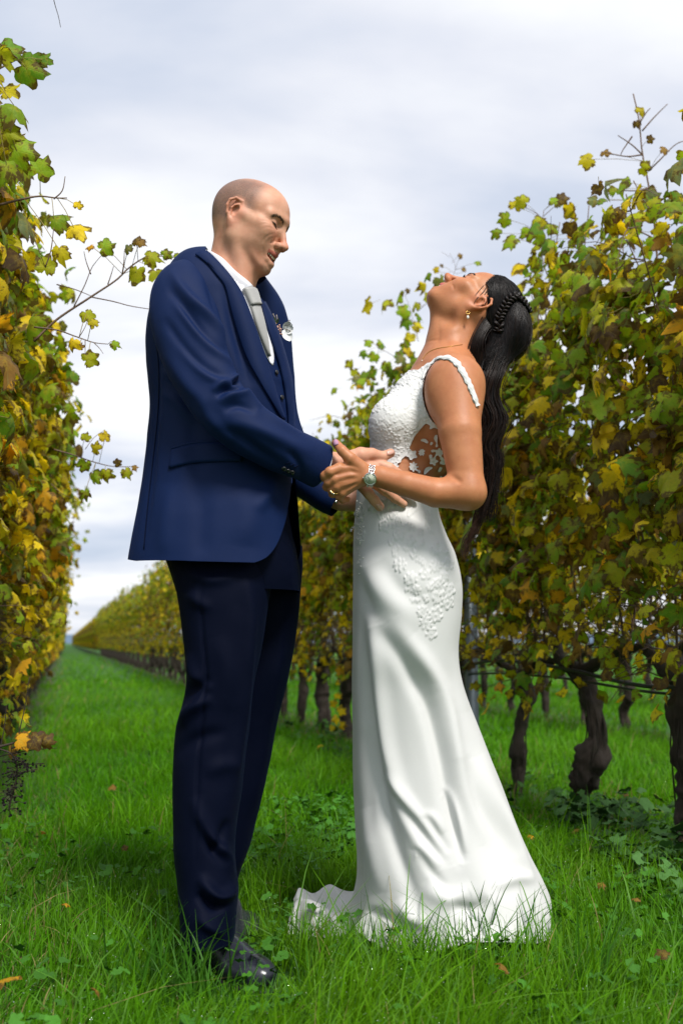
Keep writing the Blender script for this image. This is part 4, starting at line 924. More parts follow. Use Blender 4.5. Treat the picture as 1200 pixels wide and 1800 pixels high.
lnf = [([(352, 990), (354, 1100), (362, 1180), (356, 1260), (348, 1350), (346, 1460), (345, 1520)], -.0035, 3.2), ([(330, 1150), (345, 1190), (375, 1215)], .005, 12), ([(315, 1275), (340, 1245), (372, 1225)], .008, 12), ([(320, 1225), (345, 1210), (370, 1190)], -.006, 11),
       ([(310, 1330), (345, 1300), (400, 1285)], -.004, 14), ([(330, 1000), (345, 1012), (375, 1020), (420, 1012)], .004, 12), ([(330, 1040), (352, 1060), (372, 1070)], .004, 12), ([(430, 1000), (440, 1080), (432, 1180), (420, 1300), (408, 1400)], .007, 12),
       ([(342, 1400), (362, 1460), (395, 1500), (417, 1545)], .008, 12), ([(350, 1440), (372, 1490), (400, 1520)], -.006, 10), ([(350, 1540), (380, 1575), (405, 1570), (417, 1550)], .009, 11), ([(345, 1570), (375, 1595), (400, 1590)], -.008, 10), ([(345, 1610), (370, 1630), (395, 1645)], .006, 12),
       ([(400, 1440), (385, 1480), (370, 1500)], -.006, 9), ([(360, 1360), (395, 1345), (425, 1350)], .003, 16), ([(380, 1120), (400, 1180), (398, 1250)], .003, 20)]
W1, F1, N1 = loft_finish(top, [], .002); 
VL, _ = ring_loft(LN, 110, YM, m=220, exps=2.2); 
W2, F2, N2 = loft_finish(VL, [(a_[0], a_[1] * 2.2, a_[2] * .85) for a_ in lnf], .004, 6); VL2, _ = ring_loft(LF, 90, YM, m=160, exps=2.2)
W3, F3, N3 = loft_finish(VL2, [([(500, 1010), (496, 1120), (480, 1230), (462, 1330), (440, 1440)], .005, 8), ([(440, 1470), (420, 1520), (412, 1550)], .005, 9)], .003, 7, seed=4)
allV = np.vstack([W1, W2, W3]); allF = np.vstack([F1, F2 + len(W1), F3 + len(W1) + len(W2)])
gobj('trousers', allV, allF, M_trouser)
# ---- shoes
def shoe(x0, y0, Y0, x1, y1, Y1, par):
    a = P(x0, y0, Y0); b = P(x1, y1, Y1); a[2] = b[2] = 0; d = unit(b - a); Ls = .295; s = np.array([d[1], -d[0], 0]); c = b - d * Ls
    S = SDF(); R = np.stack([d, s, [0, 0, 1]], 1); q = lambda f, l, u: c + d * f + s * l + np.array([0, 0, u])
    S.el(q(.22, 0, .035), (.078, .047, .040), R, .02).el(q(.13, 0, .05), (.09, .040, .055), R, .03).el(q(.05, 0, .05), (.052, .038, .055), R, .03).rc(q(.07, 0, .07), q(.06, 0, .12), .04, .04, .03)
    V, F = S.mesh(.005); V[:, 2] = np.maximum(V[:, 2], .012); gobj('shoe', V, F, M_shoe, par)
    S = SDF(); S.el(q(.21, 0, .008), (.088, .051, .016), R, .01).el(q(.06, 0, .008), (.062, .042, .02), R, .03); V, F = S.mesh(.005); V[:, 2] = V[:, 2].clip(0, .016); gobj('shoe_sole', V, F, M_sole, par)
    for k in range(4):
        u = .115 + k * .016; V, F = tube([q(u, -.018, .098 - k * .006), q(u + .004, 0, .106 - k * .007), q(u, .018, .098 - k * .006)], .0022, 5); gobj('shoe_lace', V, F, M_sole, par)
shoe(345, 1680, 2.46, 478, 1712, 2.28, None); shoe(395, 1600, 2.50, 440, 1618, 2.74, None)
# ---- flower on the far lapel
bout = thing('boutonniere', 'small white flower and pink berry boutonniere pinned to the suit lapel', 'boutonniere', tuple(P(497, 585, 2.44)))
B0 = np.array(bout.location)
M_petal = simple('petal_white', (.72, .73, .72), .5, bs=.2); M_berry = simple('berry_pink', (.62, .36, .26), .5); M_green = simple('sprig_green', (.07, .14, .04), .5); M_twig = simple('sprig_grey', (.22, .19, .17), .7)
def bo(name, V, F, mat): obj(name, raw_mesh(name, np.asarray(V) - B0, F, mat), bout)
def petal(c, d, nrm, ln, w, cup=.3):
    d = unit(d); nrm = unit(nrm); s = np.cross(d, nrm); V = []; n, m = 7, 7
    for i in range(n):
        t = i / (n - 1)
        for j in range(m):
            u = j / (m - 1) * 2 - 1; ww = w * math.sin(math.pi * (t * .8 + .12)) ** .7
            V.append(c + d * ln * t + s * ww * u + nrm * (cup * w * (u * u + t * t * .8) + .0008 * math.sin(9 * u + 5 * t)))
    return np.array(V), [tuple(f) for f in grid_faces(n, m, False)]
for k, (dx, dy, ln) in enumerate(((10, -8, .018), (13, 0, .017), (7, 12, .024))):
    V, F = petal(P(499, 580, 2.435 - .003 * k), np.array([dx, -4 + 3 * k, -dy], float), [.2, -1, .1 * k - .2], ln * 1.35, .0125); bo('petal', V, F, M_petal)
b = MB()
for k in range(40):
    V, F = ball(P(487 + random.gauss(0, 3.5), 578 + random.gauss(0, 5), 2.42 + random.gauss(0, .004)), .0021, 7, 5); b.add(V, F)
me = b.mesh('berries', M_berry); me.transform(Matrix.Translation(-Vector(B0))); obj('berries', me, bout, 'stuff')
for k, (x, y, x2, y2) in enumerate(((484, 572, 474, 560), (485, 570, 482, 558), (486, 570, 490, 560), (482, 578, 474, 572), (488, 592, 492, 604), (486, 590, 482, 598))):
    V, F = petal(P(x, y, 2.43), P(x2, y2, 2.42) - P(x, y, 2.43), [.1, -1, .2], float(np.linalg.norm(P(x2, y2, 2.42) - P(x, y, 2.43))), .004); bo('sprig_leaf', V, F, M_green)
for x, y, x2, y2 in ((486, 568, 480, 552), (487, 568, 486, 554), (500, 572, 511, 570), (501, 578, 511, 582), (489, 598, 494, 616), (502, 568, 509, 563)):
    V, F = tube(smooth_poly([P(x, y, 2.43), P((x + x2) / 2 + 1, (y + y2) / 2, 2.425), P(x2, y2, 2.43)], 6), [.0012] * 5 + [.002], 5); bo('sprig', V, F, M_twig)
V, F = tube([P(489, 590, 2.435), P(493, 612, 2.44)], .004, 8); bo('ribbon_wrap', V, F, M_shirt)
# ================================================================ BRIDE
YB = 2.50
bride = thing('person', 'laughing dark haired bride in white lace gown, head thrown back', 'woman', tuple(P(745, 1640, 2.58) * [1, 1, 0]))
B1 = np.array(bride.location)
def bobj(name, V, F, mat, parent=None, attrs=None, smooth=True, kind=None):
    return obj(name, raw_mesh(name, np.asarray(V) - B1, F, mat, smooth, attrs), parent or bride, kind)
HF = Head(P(829, 543, YB), basis(math.radians(3), math.radians(-66), 0, -1), .93)
S = SDF(); build_head(S, HF, False, True, 1.0)
S.rc(HF(-1.5, 0, -3), P(795, 622, 2.50), .054, .053, .035); S.rc(HF(3.5, 0, -6.5), P(772, 628, 2.49), .036, .036, .03)
S.rc(HF(-.5, 6.0, -3.0), P(765, 632, 2.46), .013, .010, .015); S.rc(HF(-.5, -6.0, -3.0), P(765, 632, 2.53), .013, .010, .015)
S.rc(P(795, 615, 2.5), P(788, 655, 2.5), .055, .085, .04)
for sg in (-1, 1):
    S.rc(P(792, 640, 2.5), P(803, 672, 2.50 + sg * .15), .05, .058, .04)                # shoulder slope
    S.rc(P(757, 640, 2.5 + sg * .02), P(795, 652, 2.5 + sg * .14), .012, .014, .02)       # collar bone
S.el(P(768, 735, 2.5), (.095, .135, .155), roty(.12), .05); S.el(P(722, 730, 2.5), (.07, .12, .10), roty(.3), .04)
for sg in (-1, 1): S.el(P(697, 745, 2.50 + sg * .072), (.066, .066, .066), None, .035)
S.el(P(700, 850, 2.5), (.085, .112, .13), None, .06); S.el(P(705, 960, 2.5), (.085, .125, .11), None, .06)
ca = lambda pts, rs, k: cap(S, pts, rs, k)
SH_ARM = [(800, 676, 2.335), (808, 760, 2.285), (822, 864, 2.265)]
ca(SH_ARM, [46, 38, 29], .03)
S.el(P(797, 690, 2.325), (.066, .055, .085), roty(.05), .03)
ca([(822, 866, 2.265), (765, 866, 2.262), (712, 851, 2.27), (668, 838, 2.278), (650, 836, 2.28)], [31, 26, 22.5, 19, 17.5], .02)
# left hand (near) gripping his forearm
for kx, ky, kY, rr in ((597, 823, 2.262, 10), (588, 842, 2.262, 10), (592, 855, 2.27, 9.5), (602, 866, 2.28, 9)):
    S.rc(P(640, 836, 2.278), P(kx, ky, kY), 14.5 * pxs(2.27), rr * pxs(2.27), .010)
ca([(634, 822, 2.268), (615, 806, 2.258), (601, 792, 2.258), (590, 779, 2.266)], [13, 11, 9, 7.4], .009)
ca([(597, 823, 2.260), (580, 829, 2.252), (571, 836, 2.262), (568, 840, 2.275)], [9.8, 8.6, 8, 7], .004)
ca([(588, 842, 2.262), (577, 848, 2.266), (574, 856, 2.285), (580, 860, 2.30)], [9.5, 8, 7.5, 6.5], .003)
ca([(591, 855, 2.268), (583, 860, 2.276), (584, 868, 2.292), (592, 870, 2.305)], [9, 7.8, 7, 6.3], .003)
ca([(602, 866, 2.278), (597, 873, 2.288), (602, 879, 2.302), (610, 878, 2.31)], [8.3, 7, 6.3, 5.6], .003)
# right arm (far) resting on his far forearm
ca([(800, 672, 2.665), (812, 760, 2.70), (815, 842, 2.70)], [44, 36, 29], .03)
ca([(815, 842, 2.70), (740, 862, 2.705), (672, 866, 2.70), (640, 868, 2.695)], [29, 25, 19, 16], .02)
for dy in (-12, -4, 4, 12):
    S.rc(P(640, 868, 2.69), P(614, 868 + dy, 2.69), 13 * pxs(2.65), 8 * pxs(2.65), .01); ca([(614, 868 + dy, 2.69), (596, 866 + dy, 2.685), (586, 874 + dy, 2.675)], [8, 7, 6], .003)
ca([(636, 860, 2.68), (620, 848, 2.67), (608, 838, 2.67)], [11, 9, 6.5], .006)
fl = [([(792, 497), (796, 503), (797, 510)], -.0015, 2.5), ([(600, 822), (615, 822), (632, 828)], .0016, 3), ([(592, 840), (610, 836), (630, 834)], .0018, 3), ([(590, 848), (612, 843), (628, 840)], -.0016, 3), ([(596, 856), (612, 851), (630, 845)], .0016, 3), ([(600, 832), (615, 829), (628, 832)], -.0015, 3),
      ([(790, 838), (802, 842), (812, 850)], -.004, 5), ([(604, 866), (616, 860), (630, 852)], .0014, 3), ([(602, 862), (614, 856), (628, 848)], -.0014, 2.5), ([(610, 800), (606, 812), (600, 820)], -.002, 4),
      ([(742, 622), (762, 612), (785, 606)], .0015, 6), ([(755, 546), (775, 558), (800, 566), (818, 560)], -.006, 11), ([(752, 600), (775, 596)], -.0008, 2), ([(758, 640), (775, 632), (800, 626)], -.002, 7),
      ([(779, 505), (787, 500), (795, 495), (800, 488)], -.0015, 3), ([(810, 590), (790, 612), (768, 630)], .003, 9), ([(769, 560), (771, 590), (768, 612)], -.0012, 4)]
body, VB, FB = finish_body('body', S, .0021, None, bride, M_skin_f, HF, False, fl)
body.location = -Vector(B1)
bvb = bvh_of(VB, FB); HF0 = Head(HF.O - B1, (HF.F, HF.N, HF.U), .93)
teeth(HF0, False, .5, M_teeth, bride)
lashes(HF0, M_lash, bride, 'eyelashes', [(7.9, 1.85, .85), (8.3, 2.7, .72), (8.2, 3.5, .72), (7.6, 4.5, .85)], .14, bv=bvb, o=B1)
b = MB()
for i in range(46):
    l = 1.9 + 2.7 * i / 45; f = 8.35 - .28 * (l - 2.9) ** 2 * .6
    for g in (-1, 1):
        d_ = .6; p = HF0.inv(np.array(bvb.find_nearest(Vector(HF0(f, g * l, .72) + B1))[0]) - B1); d = .6 * np.array([.55 + .1 * random.random(), g * .12 * (l - 2.6), -.12])
        V, F = tube([HF0(*p), HF0(*(p + d)), HF0(*(p + d * 1.8 + [0, 0, .4]))], [.05 * HF.s, .035 * HF.s, .01 * HF.s], 3); b.add(V, F)
obj('eyelash_fringe', b.mesh('eyelash_fringe', M_lash), bride, 'stuff')
hair_tufts(HF0, M_lash, bride, 'eyebrow', [(8.95, 1.2, 2.75), (8.7, 2.6, 3.25), (8.0, 3.9, 3.45), (6.9, 4.9, 3.0)], 120, .5, .045, bv=bvb, o=B1, spread=.1)
def bpatch(name, bv, A, B_, n, m, mat, Y=YB, off=.003, thick=.002, bulge=0., sm=2, par=None):
    V, F = patch(bv, A, B_, n, m, Y, off, thick, bulge, sm); return bobj(name, V, F, mat, par)
bpatch('fingernail', bvb, [(587, 784), (585.6, 779), (587, 774)], [(595, 781), (594, 776), (590, 772)], 6, 5, M_nail_f, 2.25, .0006, .0006, .0008, 1)

# ---- lace: a field of blossoms, leaves and scrolls, used for relief and for the edge of the net
def lace_stamps(region, n, rmin, rmax, seed):
    r = random.Random(seed); out = []; xs = [p[0] for p in region]; ys = [p[1] for p in region]
    while len(out) < n:
        x, y = r.uniform(min(xs), max(xs)), r.uniform(min(ys), max(ys))
        if inpoly(np.array([[x, y]]), region)[0]:
            R = r.uniform(rmin, rmax)
            if all(math.hypot(x - o[0], y - o[1]) > (R + o[2]) * .82 for o in out[-80:]): out.append((x, y, R, r.choice((5, 6, 8)), r.uniform(0, 6.28), r.random()))
            elif r.random() < .10: out.append((x, y, rmin * .6, 5, r.uniform(0, 6.28), .2))
    return out
def lace_field(q, stamps):
    H = np.zeros(len(q)); Cv = np.zeros(len(q))
    for x, y, R, n, ph, kind in stamps:
        m = np.where((np.abs(q[:, 0] - x) < R * 1.5) & (np.abs(q[:, 1] - y) < R * 1.5))[0]
        if not len(m): continue
        d = q[m] - [x, y]; a = np.arctan2(d[:, 1], d[:, 0]) + ph; r = np.hypot(d[:, 0], d[:, 1]) / R
        if kind < .65:
            pr = .45 + .55 * np.abs(np.cos(a * n / 2)) ** .7; e = r / pr; c = (e < 1).astype(float)
            h = np.exp(-((e - .88) / .12) ** 2) + .5 * (e < .9) * (.5 + .5 * np.cos(a * n * 3)) + .9 * np.exp(-(r / .17) ** 2)
        else:                                                                   # leaf / scroll
            u = d[:, 0] * math.cos(ph) + d[:, 1] * math.sin(ph); v = -d[:, 0] * math.sin(ph) + d[:, 1] * math.cos(ph); u = u / R; v = v / R + .35 * u * u - .15
            w = .42 * np.sqrt((1 - u * u).clip(0)); e = np.abs(v) / w.clip(.02); c = ((e < 1) & (np.abs(u) < 1)).astype(float)
            h = np.exp(-((e - .85) / .16) ** 2) * (np.abs(u) < 1) + .6 * np.exp(-(v / .07) ** 2) * (np.abs(u) < .9) + .35 * c * (.5 + .5 * np.cos(u * 22))
        H[m] = np.maximum(H[m], h * np.maximum(c, .0)); Cv[m] = np.maximum(Cv[m], c)
    return H, Cv
M_dress = cloth_mat('ivory_crepe', (.60, .60, .595), .6, .08, weave=2200, bs=.12, var=.02)
M_lace = cloth_mat('ivory_lace', (.64, .64, .63), .8, .1, weave=900, bs=.5, var=.03)
M_pale = cloth_mat('ivory_lining', (.6, .6, .58), .85, 0)
# ---- bodice: a layer over the torso cut along the neckline, open net at the side of the waist
T = SDF()
T.el(P(768, 735, 2.5), (.095, .135, .155), roty(.12), .05); T.el(P(722, 730, 2.5), (.07, .12, .10), roty(.3), .04)
for sg in (-1, 1): T.el(P(697, 745, 2.50 + sg * .072), (.068, .066, .068), None, .035)
T.rc(P(792, 650, 2.5), P(778, 690, 2.5), .07, .09, .05)
T.el(P(700, 850, 2.5), (.085, .112, .13), None, .06); T.el(P(705, 960, 2.5), (.085, .125, .11), None, .06)
V, F = VB.copy(), FB
zr = (V[:, 2] > P(700, 900, 2.4)[2] - .02) & (V[:, 2] < P(750, 630, 2.4)[2] + .02)
ARM = SDF(); ca2 = lambda pts, rs: cap(ARM, pts, rs, .01)
ca2(SH_ARM, [49, 42.5, 31]); ca2([(822, 866, 2.265), (765, 866, 2.262), (712, 851, 2.27), (650, 836, 2.28)], [33, 28.5, 24, 20]); ca2([(800, 672, 2.665), (812, 760, 2.70), (815, 842, 2.70), (740, 862, 2.705), (640, 868, 2.695)], [44, 36, 29, 26, 20])
fs = zr[F].all(1); used = np.unique(F[fs]); rem = np.full(len(V), -1); rem[used] = np.arange(len(used)); V = V[used]; F = rem[F[fs]]; arm_d = ARM.ev(V)
V = relax(V, F, 1, .4); Nn = vnormals(V, F); V = V + Nn * .0034
q = proj(V)
bod = [(712, 650), (735, 650), (752, 636), (760, 644), (750, 668), (748, 690), (756, 708), (785, 740), (800, 780), (806, 838), (800, 893), (610, 893), (610, 830), (630, 790), (625, 740), (640, 700), (690, 664)]
neck_far = [(722, 660), (800, 700), (850, 760), (860, 893), (600, 893), (630, 700)]
near_side = V[:, 1] < 2.5
sheer = [(728, 768), (748, 745), (790, 765), (800, 845), (795, 880), (722, 856), (696, 842), (694, 818), (715, 800)]
st = lace_stamps([(640, 665), (745, 645), (760, 750), (800, 850), (800, 930), (620, 930), (632, 760)], 230, 8, 15, 3)
st2 = [s for s in st if not inpoly(np.array([[s[0], s[1]]]), sheer)[0]] + lace_stamps([(735, 762), (790, 762), (800, 860), (706, 850), (712, 815)], 34, 7.5, 12, 12)
Hh, Cv = lace_field(q, st2)
Hb, _ = lace_field(q * [1, 1] + [3, 5], lace_stamps([(630, 640), (800, 640), (800, 930), (610, 930)], 300, 5, 9, 5)); 
edge = inpoly(q, sheer)
satin = (((q[:, 1] - 700) / 40).clip(0, 1) * ((765 - q[:, 1]) / 30).clip(0, 1)) * (q[:, 0] < 745)
V = V + Nn * (.0019 * np.where(edge, Hh, np.maximum(Hh, .3 * Hb) * (1 - .5 * satin)))[:, None]
keepv = np.where(near_side, inpoly(q, bod), inpoly(q, neck_far)) & ~(edge & near_side & (Cv < .5)) & (arm_d > .007) & (V[:, 1] > 2.335)
keepf = keepv[F].sum(1) > 3; used = np.unique(F[keepf]); rem = np.full(len(V), -1); rem[used] = np.arange(len(used))
Vb = V[used]; Fb = rem[F[keepf]]
def soften_edge(V, F, it=4):
    E = np.vstack([F[:, [k, (k + 1) % 4]] for k in range(4)]); E.sort(1); u, c = np.unique(E, axis=0, return_counts=True); u = u[c == 1]
    for _ in range(it):
        A = np.zeros_like(V); w = np.zeros(len(V))
        for i, j in ((0, 1), (1, 0)):
            for k in range(3): A[:, k] += np.bincount(u[:, i], V[u[:, j], k], len(V))
            w += np.bincount(u[:, i], minlength=len(V))
        m = w > 0; V = V.copy(); V[m] = V[m] * .4 + .6 * A[m] / w[m][:, None]
    return V
Vb = soften_edge(Vb, Fb)
bobj('bodice', Vb, Fb, M_lace); bvbod = bvh_of(Vb, Fb)
# ---- shoulder straps of lace
def strap(pts, side):
    q = smooth_poly(pts, 70); n = 9; Vv = []; r = random.Random(4)
    base = []; nrm = []
    for x, y, Y in q:
        if side > 0: p_, n_ = cast(bvb, x, y, Y); base.append(p_); nrm.append(n_)
        else: h = bvb.find_nearest(Vector(P(x, y, Y))); base.append(np.array(h[0])); nrm.append(np.array(h[1]))
    for _ in range(4): nrm = [unit(nrm[max(i - 1, 0)] + nrm[i] + nrm[min(i + 1, len(nrm) - 1)]) for i in range(len(nrm))]
    base = np.array(base); nrm = unit(np.array(nrm)); base[1:-1] = (base[:-2] + base[2:] + base[1:-1] * 2) / 4; t = unit(np.gradient(base, axis=0)); s = unit(np.cross(t, nrm))
    w = .0058 + .0022 * np.abs(np.sin(np.arange(70) * .42)) + .0009 * np.sin(np.arange(70) * 1.3); hh = []
    for k in range(70):
        for j in range(n):
            u = j / (n - 1) * 2 - 1; Vv.append(base[k] + s[k] * u * w[k] + nrm[k] * (.003 + .003 * (1 - u * u) + .0018 * math.sin(k * 1.1 + 3 * u) * math.cos(k * .37 + 4 * u)))
    Vv = np.array(Vv); F = grid_faces(70, n, False); V2 = Vv - np.repeat(nrm, n, 0) * .004
    return np.vstack([Vv, V2]), np.vstack([F, F[:, ::-1] + len(Vv)])
V, F = strap([(745, 668, 2.41), (748, 652, 2.41), (758, 640, 2.40), (774, 630, 2.40), (791, 631, 2.395), (803, 640, 2.385), (814, 657, 2.37), (825, 679, 2.37), (833, 700, 2.37), (838, 714, 2.38)], 1); bobj('shoulder_strap', V, F, M_lace)
V, F = strap([(740, 650, 2.60), (760, 632, 2.60), (785, 626, 2.60), (810, 650, 2.61), (838, 700, 2.61)], -1); bobj('shoulder_strap', V, F, M_lace)
# ---- skirt
SK = [(850, 628, 772, .124, 2.5), (875, 626, 768, .126, 2.5), (905, 624, 771, .135, 2.5), (940, 622, 783, .150, 2.5), (980, 621, 800, .168, 2.5), (1030, 621, 810, .178, 2.5), (1080, 620, 809, .178, 2.51), (1150, 619, 804, .172, 2.52), (1210, 618, 815, .168, 2.54),
      (1290, 619, 845, .172, 2.56), (1380, 621, 880, .185, 2.58), (1450, 624, 906, .205, 2.60), (1510, 627, 931, .23, 2.62), (1550, 626, 950, .255, 2.64), (1585, 618, 964, .28, 2.66), (1606, 606, 966, .31, 2.67)]
nu = 420; mS = 330
VK, RK = ring_loft(SK, nu, YB, m=mS, exps=2.1)
v = np.linspace(0, 1, mS)[:, None]; a = np.linspace(0, 2 * np.pi, nu, endpoint=False)[None]
cen = VK.mean(1, keepdims=True); rad = VK - cen; rad[..., 2] = 0; rl = np.linalg.norm(rad, axis=2, keepdims=True)
wav = (np.sin(5 * a + 1.2 + .8 * v) * .5 + np.sin(9 * a + 4) * .35 + np.sin(14 * a + 2 * v) * .2) * ((v - .45) / .55).clip(0, 1) ** 2 * .012
VK += rad / rl * wav[..., None]; VK[..., 2] += (v[..., None] > .8)[..., 0] * (v - .8) / .2 * .018 * np.sin(4 * a + 2.5)
skf = [([(632, 1060), (640, 1150), (648, 1240), (657, 1320), (668, 1385), (684, 1450), (705, 1520), (735, 1590)], -.013, 13), ([(650, 1060), (658, 1150), (668, 1240), (680, 1320), (700, 1390), (728, 1470), (760, 1540)], .010, 15),
       ([(640, 1420), (655, 1500), (668, 1570)], .006, 16), ([(655, 1100), (690, 1140), (724, 1190), (752, 1245), (772, 1320), (785, 1400), (795, 1470), (806, 1520)], -.012, 15), ([(690, 1090), (730, 1140), (766, 1195), (786, 1250), (800, 1320), (822, 1400), (858, 1480)], .010, 15),
       ([(666, 1378), (697, 1403), (722, 1438), (756, 1485), (785, 1520)], -.006, 10), ([(668, 1364), (684, 1368), (712, 1402), (745, 1448), (778, 1495)], .005, 11),
       ([(738, 1441), (750, 1440), (768, 1466), (790, 1500)], -.004, 8), ([(742, 1431), (760, 1436), (780, 1466)], .003, 9), ([(728, 1500), (735, 1496), (756, 1530), (784, 1560)], -.004, 9), ([(730, 1487), (745, 1490), (772, 1525)], .003, 9),
       ([(777, 1398), (783, 1396), (794, 1430), (806, 1480), (814, 1516)], -.007, 7), ([(778, 1390), (790, 1396), (803, 1440), (815, 1500)], .006, 8), 
       ([(838, 1330), (872, 1410), (905, 1470), (930, 1520), (955, 1552)], .009, 16), ([(810, 1330), (835, 1400), (862, 1450), (900, 1510)], -.006, 16), ([(870, 1560), (900, 1545), (940, 1545)], .006, 12), ([(640, 960), (650, 1010), (690, 1060), (730, 1110)], .006, 26), ([(632, 1000), (640, 1040), (662, 1100)], -.006, 14),
       ([(668, 985), (700, 1035), (745, 1060)], -.005, 18), ([(690, 900), (750, 960), (790, 1030)], .005, 30), ([(640, 1280), (650, 1380), (652, 1480)], -.004, 12), ([(830, 1120), (812, 1180), (825, 1250)], .004, 14), ([(700, 1580), (720, 1610), (760, 1630)], .008, 14), ([(640, 1600), (680, 1615), (720, 1640)], -.007, 10), ([(790, 1590), (830, 1600), (860, 1580)], -.008, 13), ([(745, 1560), (790, 1580), (830, 1560)], .006, 16)]
W_, F_, N_ = loft_finish(VK, [(a_, b_ * 1.65, c_ * .95) for a_, b_, c_ in skf], .0016, 5)
# lace appliqué running down the hip
reg = [(640, 880), (700, 878), (760, 900), (775, 950), (795, 1010), (792, 1045), (775, 1085), (766, 1115), (752, 1112), (742, 1080), (716, 1040), (705, 1010), (692, 975), (680, 940), (660, 915)]
st = lace_stamps(reg, 80, 7.5, 14, 8) + lace_stamps([(628, 890), (640, 890), (640, 945), (630, 955)], 8, 4, 7, 9)
qq = proj(W_); nearf = (N_ * unit(W_ - CAM)).sum(1) < 0; Hh, Cv = lace_field(qq, st); dz = .0022 * Hh + .0005 * Cv
W_ = W_ + N_ * (np.where(nearf, dz, 0) * 1.0)[:, None]
skirt = bobj('skirt', W_, F_, M_dress)
bobj('skirt_lining', W_ - N_ * .004, F_[:, ::-1], M_pale)
bb = MB()
bvk = bvh_of(W_, F_)
for k in range(60):
    x, y = random.choice([(random.uniform(627, 640), random.uniform(885, 990)), (random.uniform(627, 634), random.uniform(880, 1010))]); p, n = cast(bvk, x, y, 2.45); V, F = ball(p + n * .001, .0016, 6, 4); bb.add(V - B1, F)
obj('bead', bb.mesh('bead', M_pearl), bride, 'stuff')
# ---- train spread on the grass
top_e = [(655, 1548, 2.84), (615, 1553, 2.90), (565, 1562, 2.92), (516, 1571, 2.90)]; bot_e = [(680, 1640, 2.50), (620, 1640, 2.56), (560, 1628, 2.66), (503, 1604, 2.74)]
n, m = 70, 50; A = smooth_poly([(P(x, y, Y)[0], Y, 0) for x, y, Y in top_e], n); Bq = smooth_poly([(P(x, y, Y)[0], Y, 0) for x, y, Y in bot_e], n)
V = []
for i in range(n):
    for j in range(m):
        s = j / (m - 1); p = A[i] * (1 - s) + Bq[i] * s; u = i / (n - 1)
        zc = .062 + .010 * math.sin(9 * s + 2 * u) * (.4 + .6 * u) + .010 * math.sin(14 * u + 5 * s) + .05 * (1 - u) ** 3 - .05 * max(0, s - .88) / .12 - .03 * max(0, u - .94) / .06
        V.append((p[0], p[1] + .012 * math.sin(23 * u), zc))
V = np.array(V); F = grid_faces(n, m, False); Nn = vnormals(V, F); Nn = Nn * np.sign(Nn[:, 2:3]); V += Nn * (.003 * fbm(V * 12))[:, None]
bobj('train', np.vstack([V, V - Nn * .003]), np.vstack([F, F[:, ::-1] + len(V)]), M_dress)

# ---- hair
m, nt, bs_ = new_mat('hair_black'); co = objco(nt); at = N(nt, 'ShaderNodeAttribute', attribute_name='tone'); sp = N(nt, 'ShaderNodeSeparateColor'); L(nt, at.outputs['Color'], sp.inputs[0])
L(nt, mixc(nt, sp.outputs[0], (.0022, .0019, .0022), (.035, .015, .008)), bs_.inputs['Base Color']); bs_.inputs['Roughness'].default_value = .36; bs_.inputs['Specular IOR Level'].default_value = .2
bs_.inputs['Coat Weight'].default_value = .0; bs_.inputs['Coat Roughness'].default_value = .3
M_hair = m
HS = SDF()
HF.el(HS, (-2.0, 0, 5.4), (9.6, 8.0, 8.4), 1.5); HF.el(HS, (-6.0, 0, 2.6), (5.8, 6.6, 6.0), 2.5)
HS.el(P(903, 590, 2.50), (.040, .075, .062), None, .04)
HS.chain([P(880, 610, 2.48), P(858, 650, 2.46), P(855, 700, 2.45), P(862, 760, 2.45), P(858, 820, 2.45)], [.045, .032, .024, .022, .018], .03)
V, F = HS.mesh(.0035); q = HF.inv(V)
front = (q[:, 0] > 6.9 - .38 * np.abs(q[:, 1])) & (q[:, 2] < 9.4) 
ear_clear = (q[:, 0] > -.6) & (q[:, 2] < 4.4)
kv = ~(front | ear_clear) 
kf = kv[F].all(1); used = np.unique(F[kf]); rem = np.full(len(V), -1); rem[used] = np.arange(len(used)); Vh = V[used]; Fh = rem[F[kf]]
bobj('hair', Vh, Fh, M_hair, attrs={'tone': np.zeros((len(Vh), 3))}); hair_o = bpy.context.scene.objects['hair']; bvhair = bvh_of(Vh, Fh)
b = MB()
def on_hair(p, off):
    h = bvhair.find_nearest(Vector(p)); n = np.array(h[1]); c = np.array(h[0]); return c + n * off
def strand(pts, r, tone, n=26, stick=True, wave=0., b=b, sides=4):
    q = smooth_poly(pts, n)
    if stick: q = np.array([on_hair(p, r * .8 + random.uniform(0, .006)) for p in q]); q[1:-1] = (q[:-2] + q[1:-1] * 2 + q[2:]) / 4; q[1:-1] = (q[:-2] + q[1:-1] * 2 + q[2:]) / 4
    if wave:
        t = np.linspace(0, 1, n); ph = random.random() * 6; q[:, 0] += wave * np.sin(t * 15 + ph) * t; q[:, 1] += wave * np.cos(t * 13 + ph) * t
    V, F = tube(q, r * np.sin(np.linspace(.25, 3.0, n)) ** .5, sides, False); b.add(V - B1, F, (tone, 0, 0))
r_ = random.Random(11)
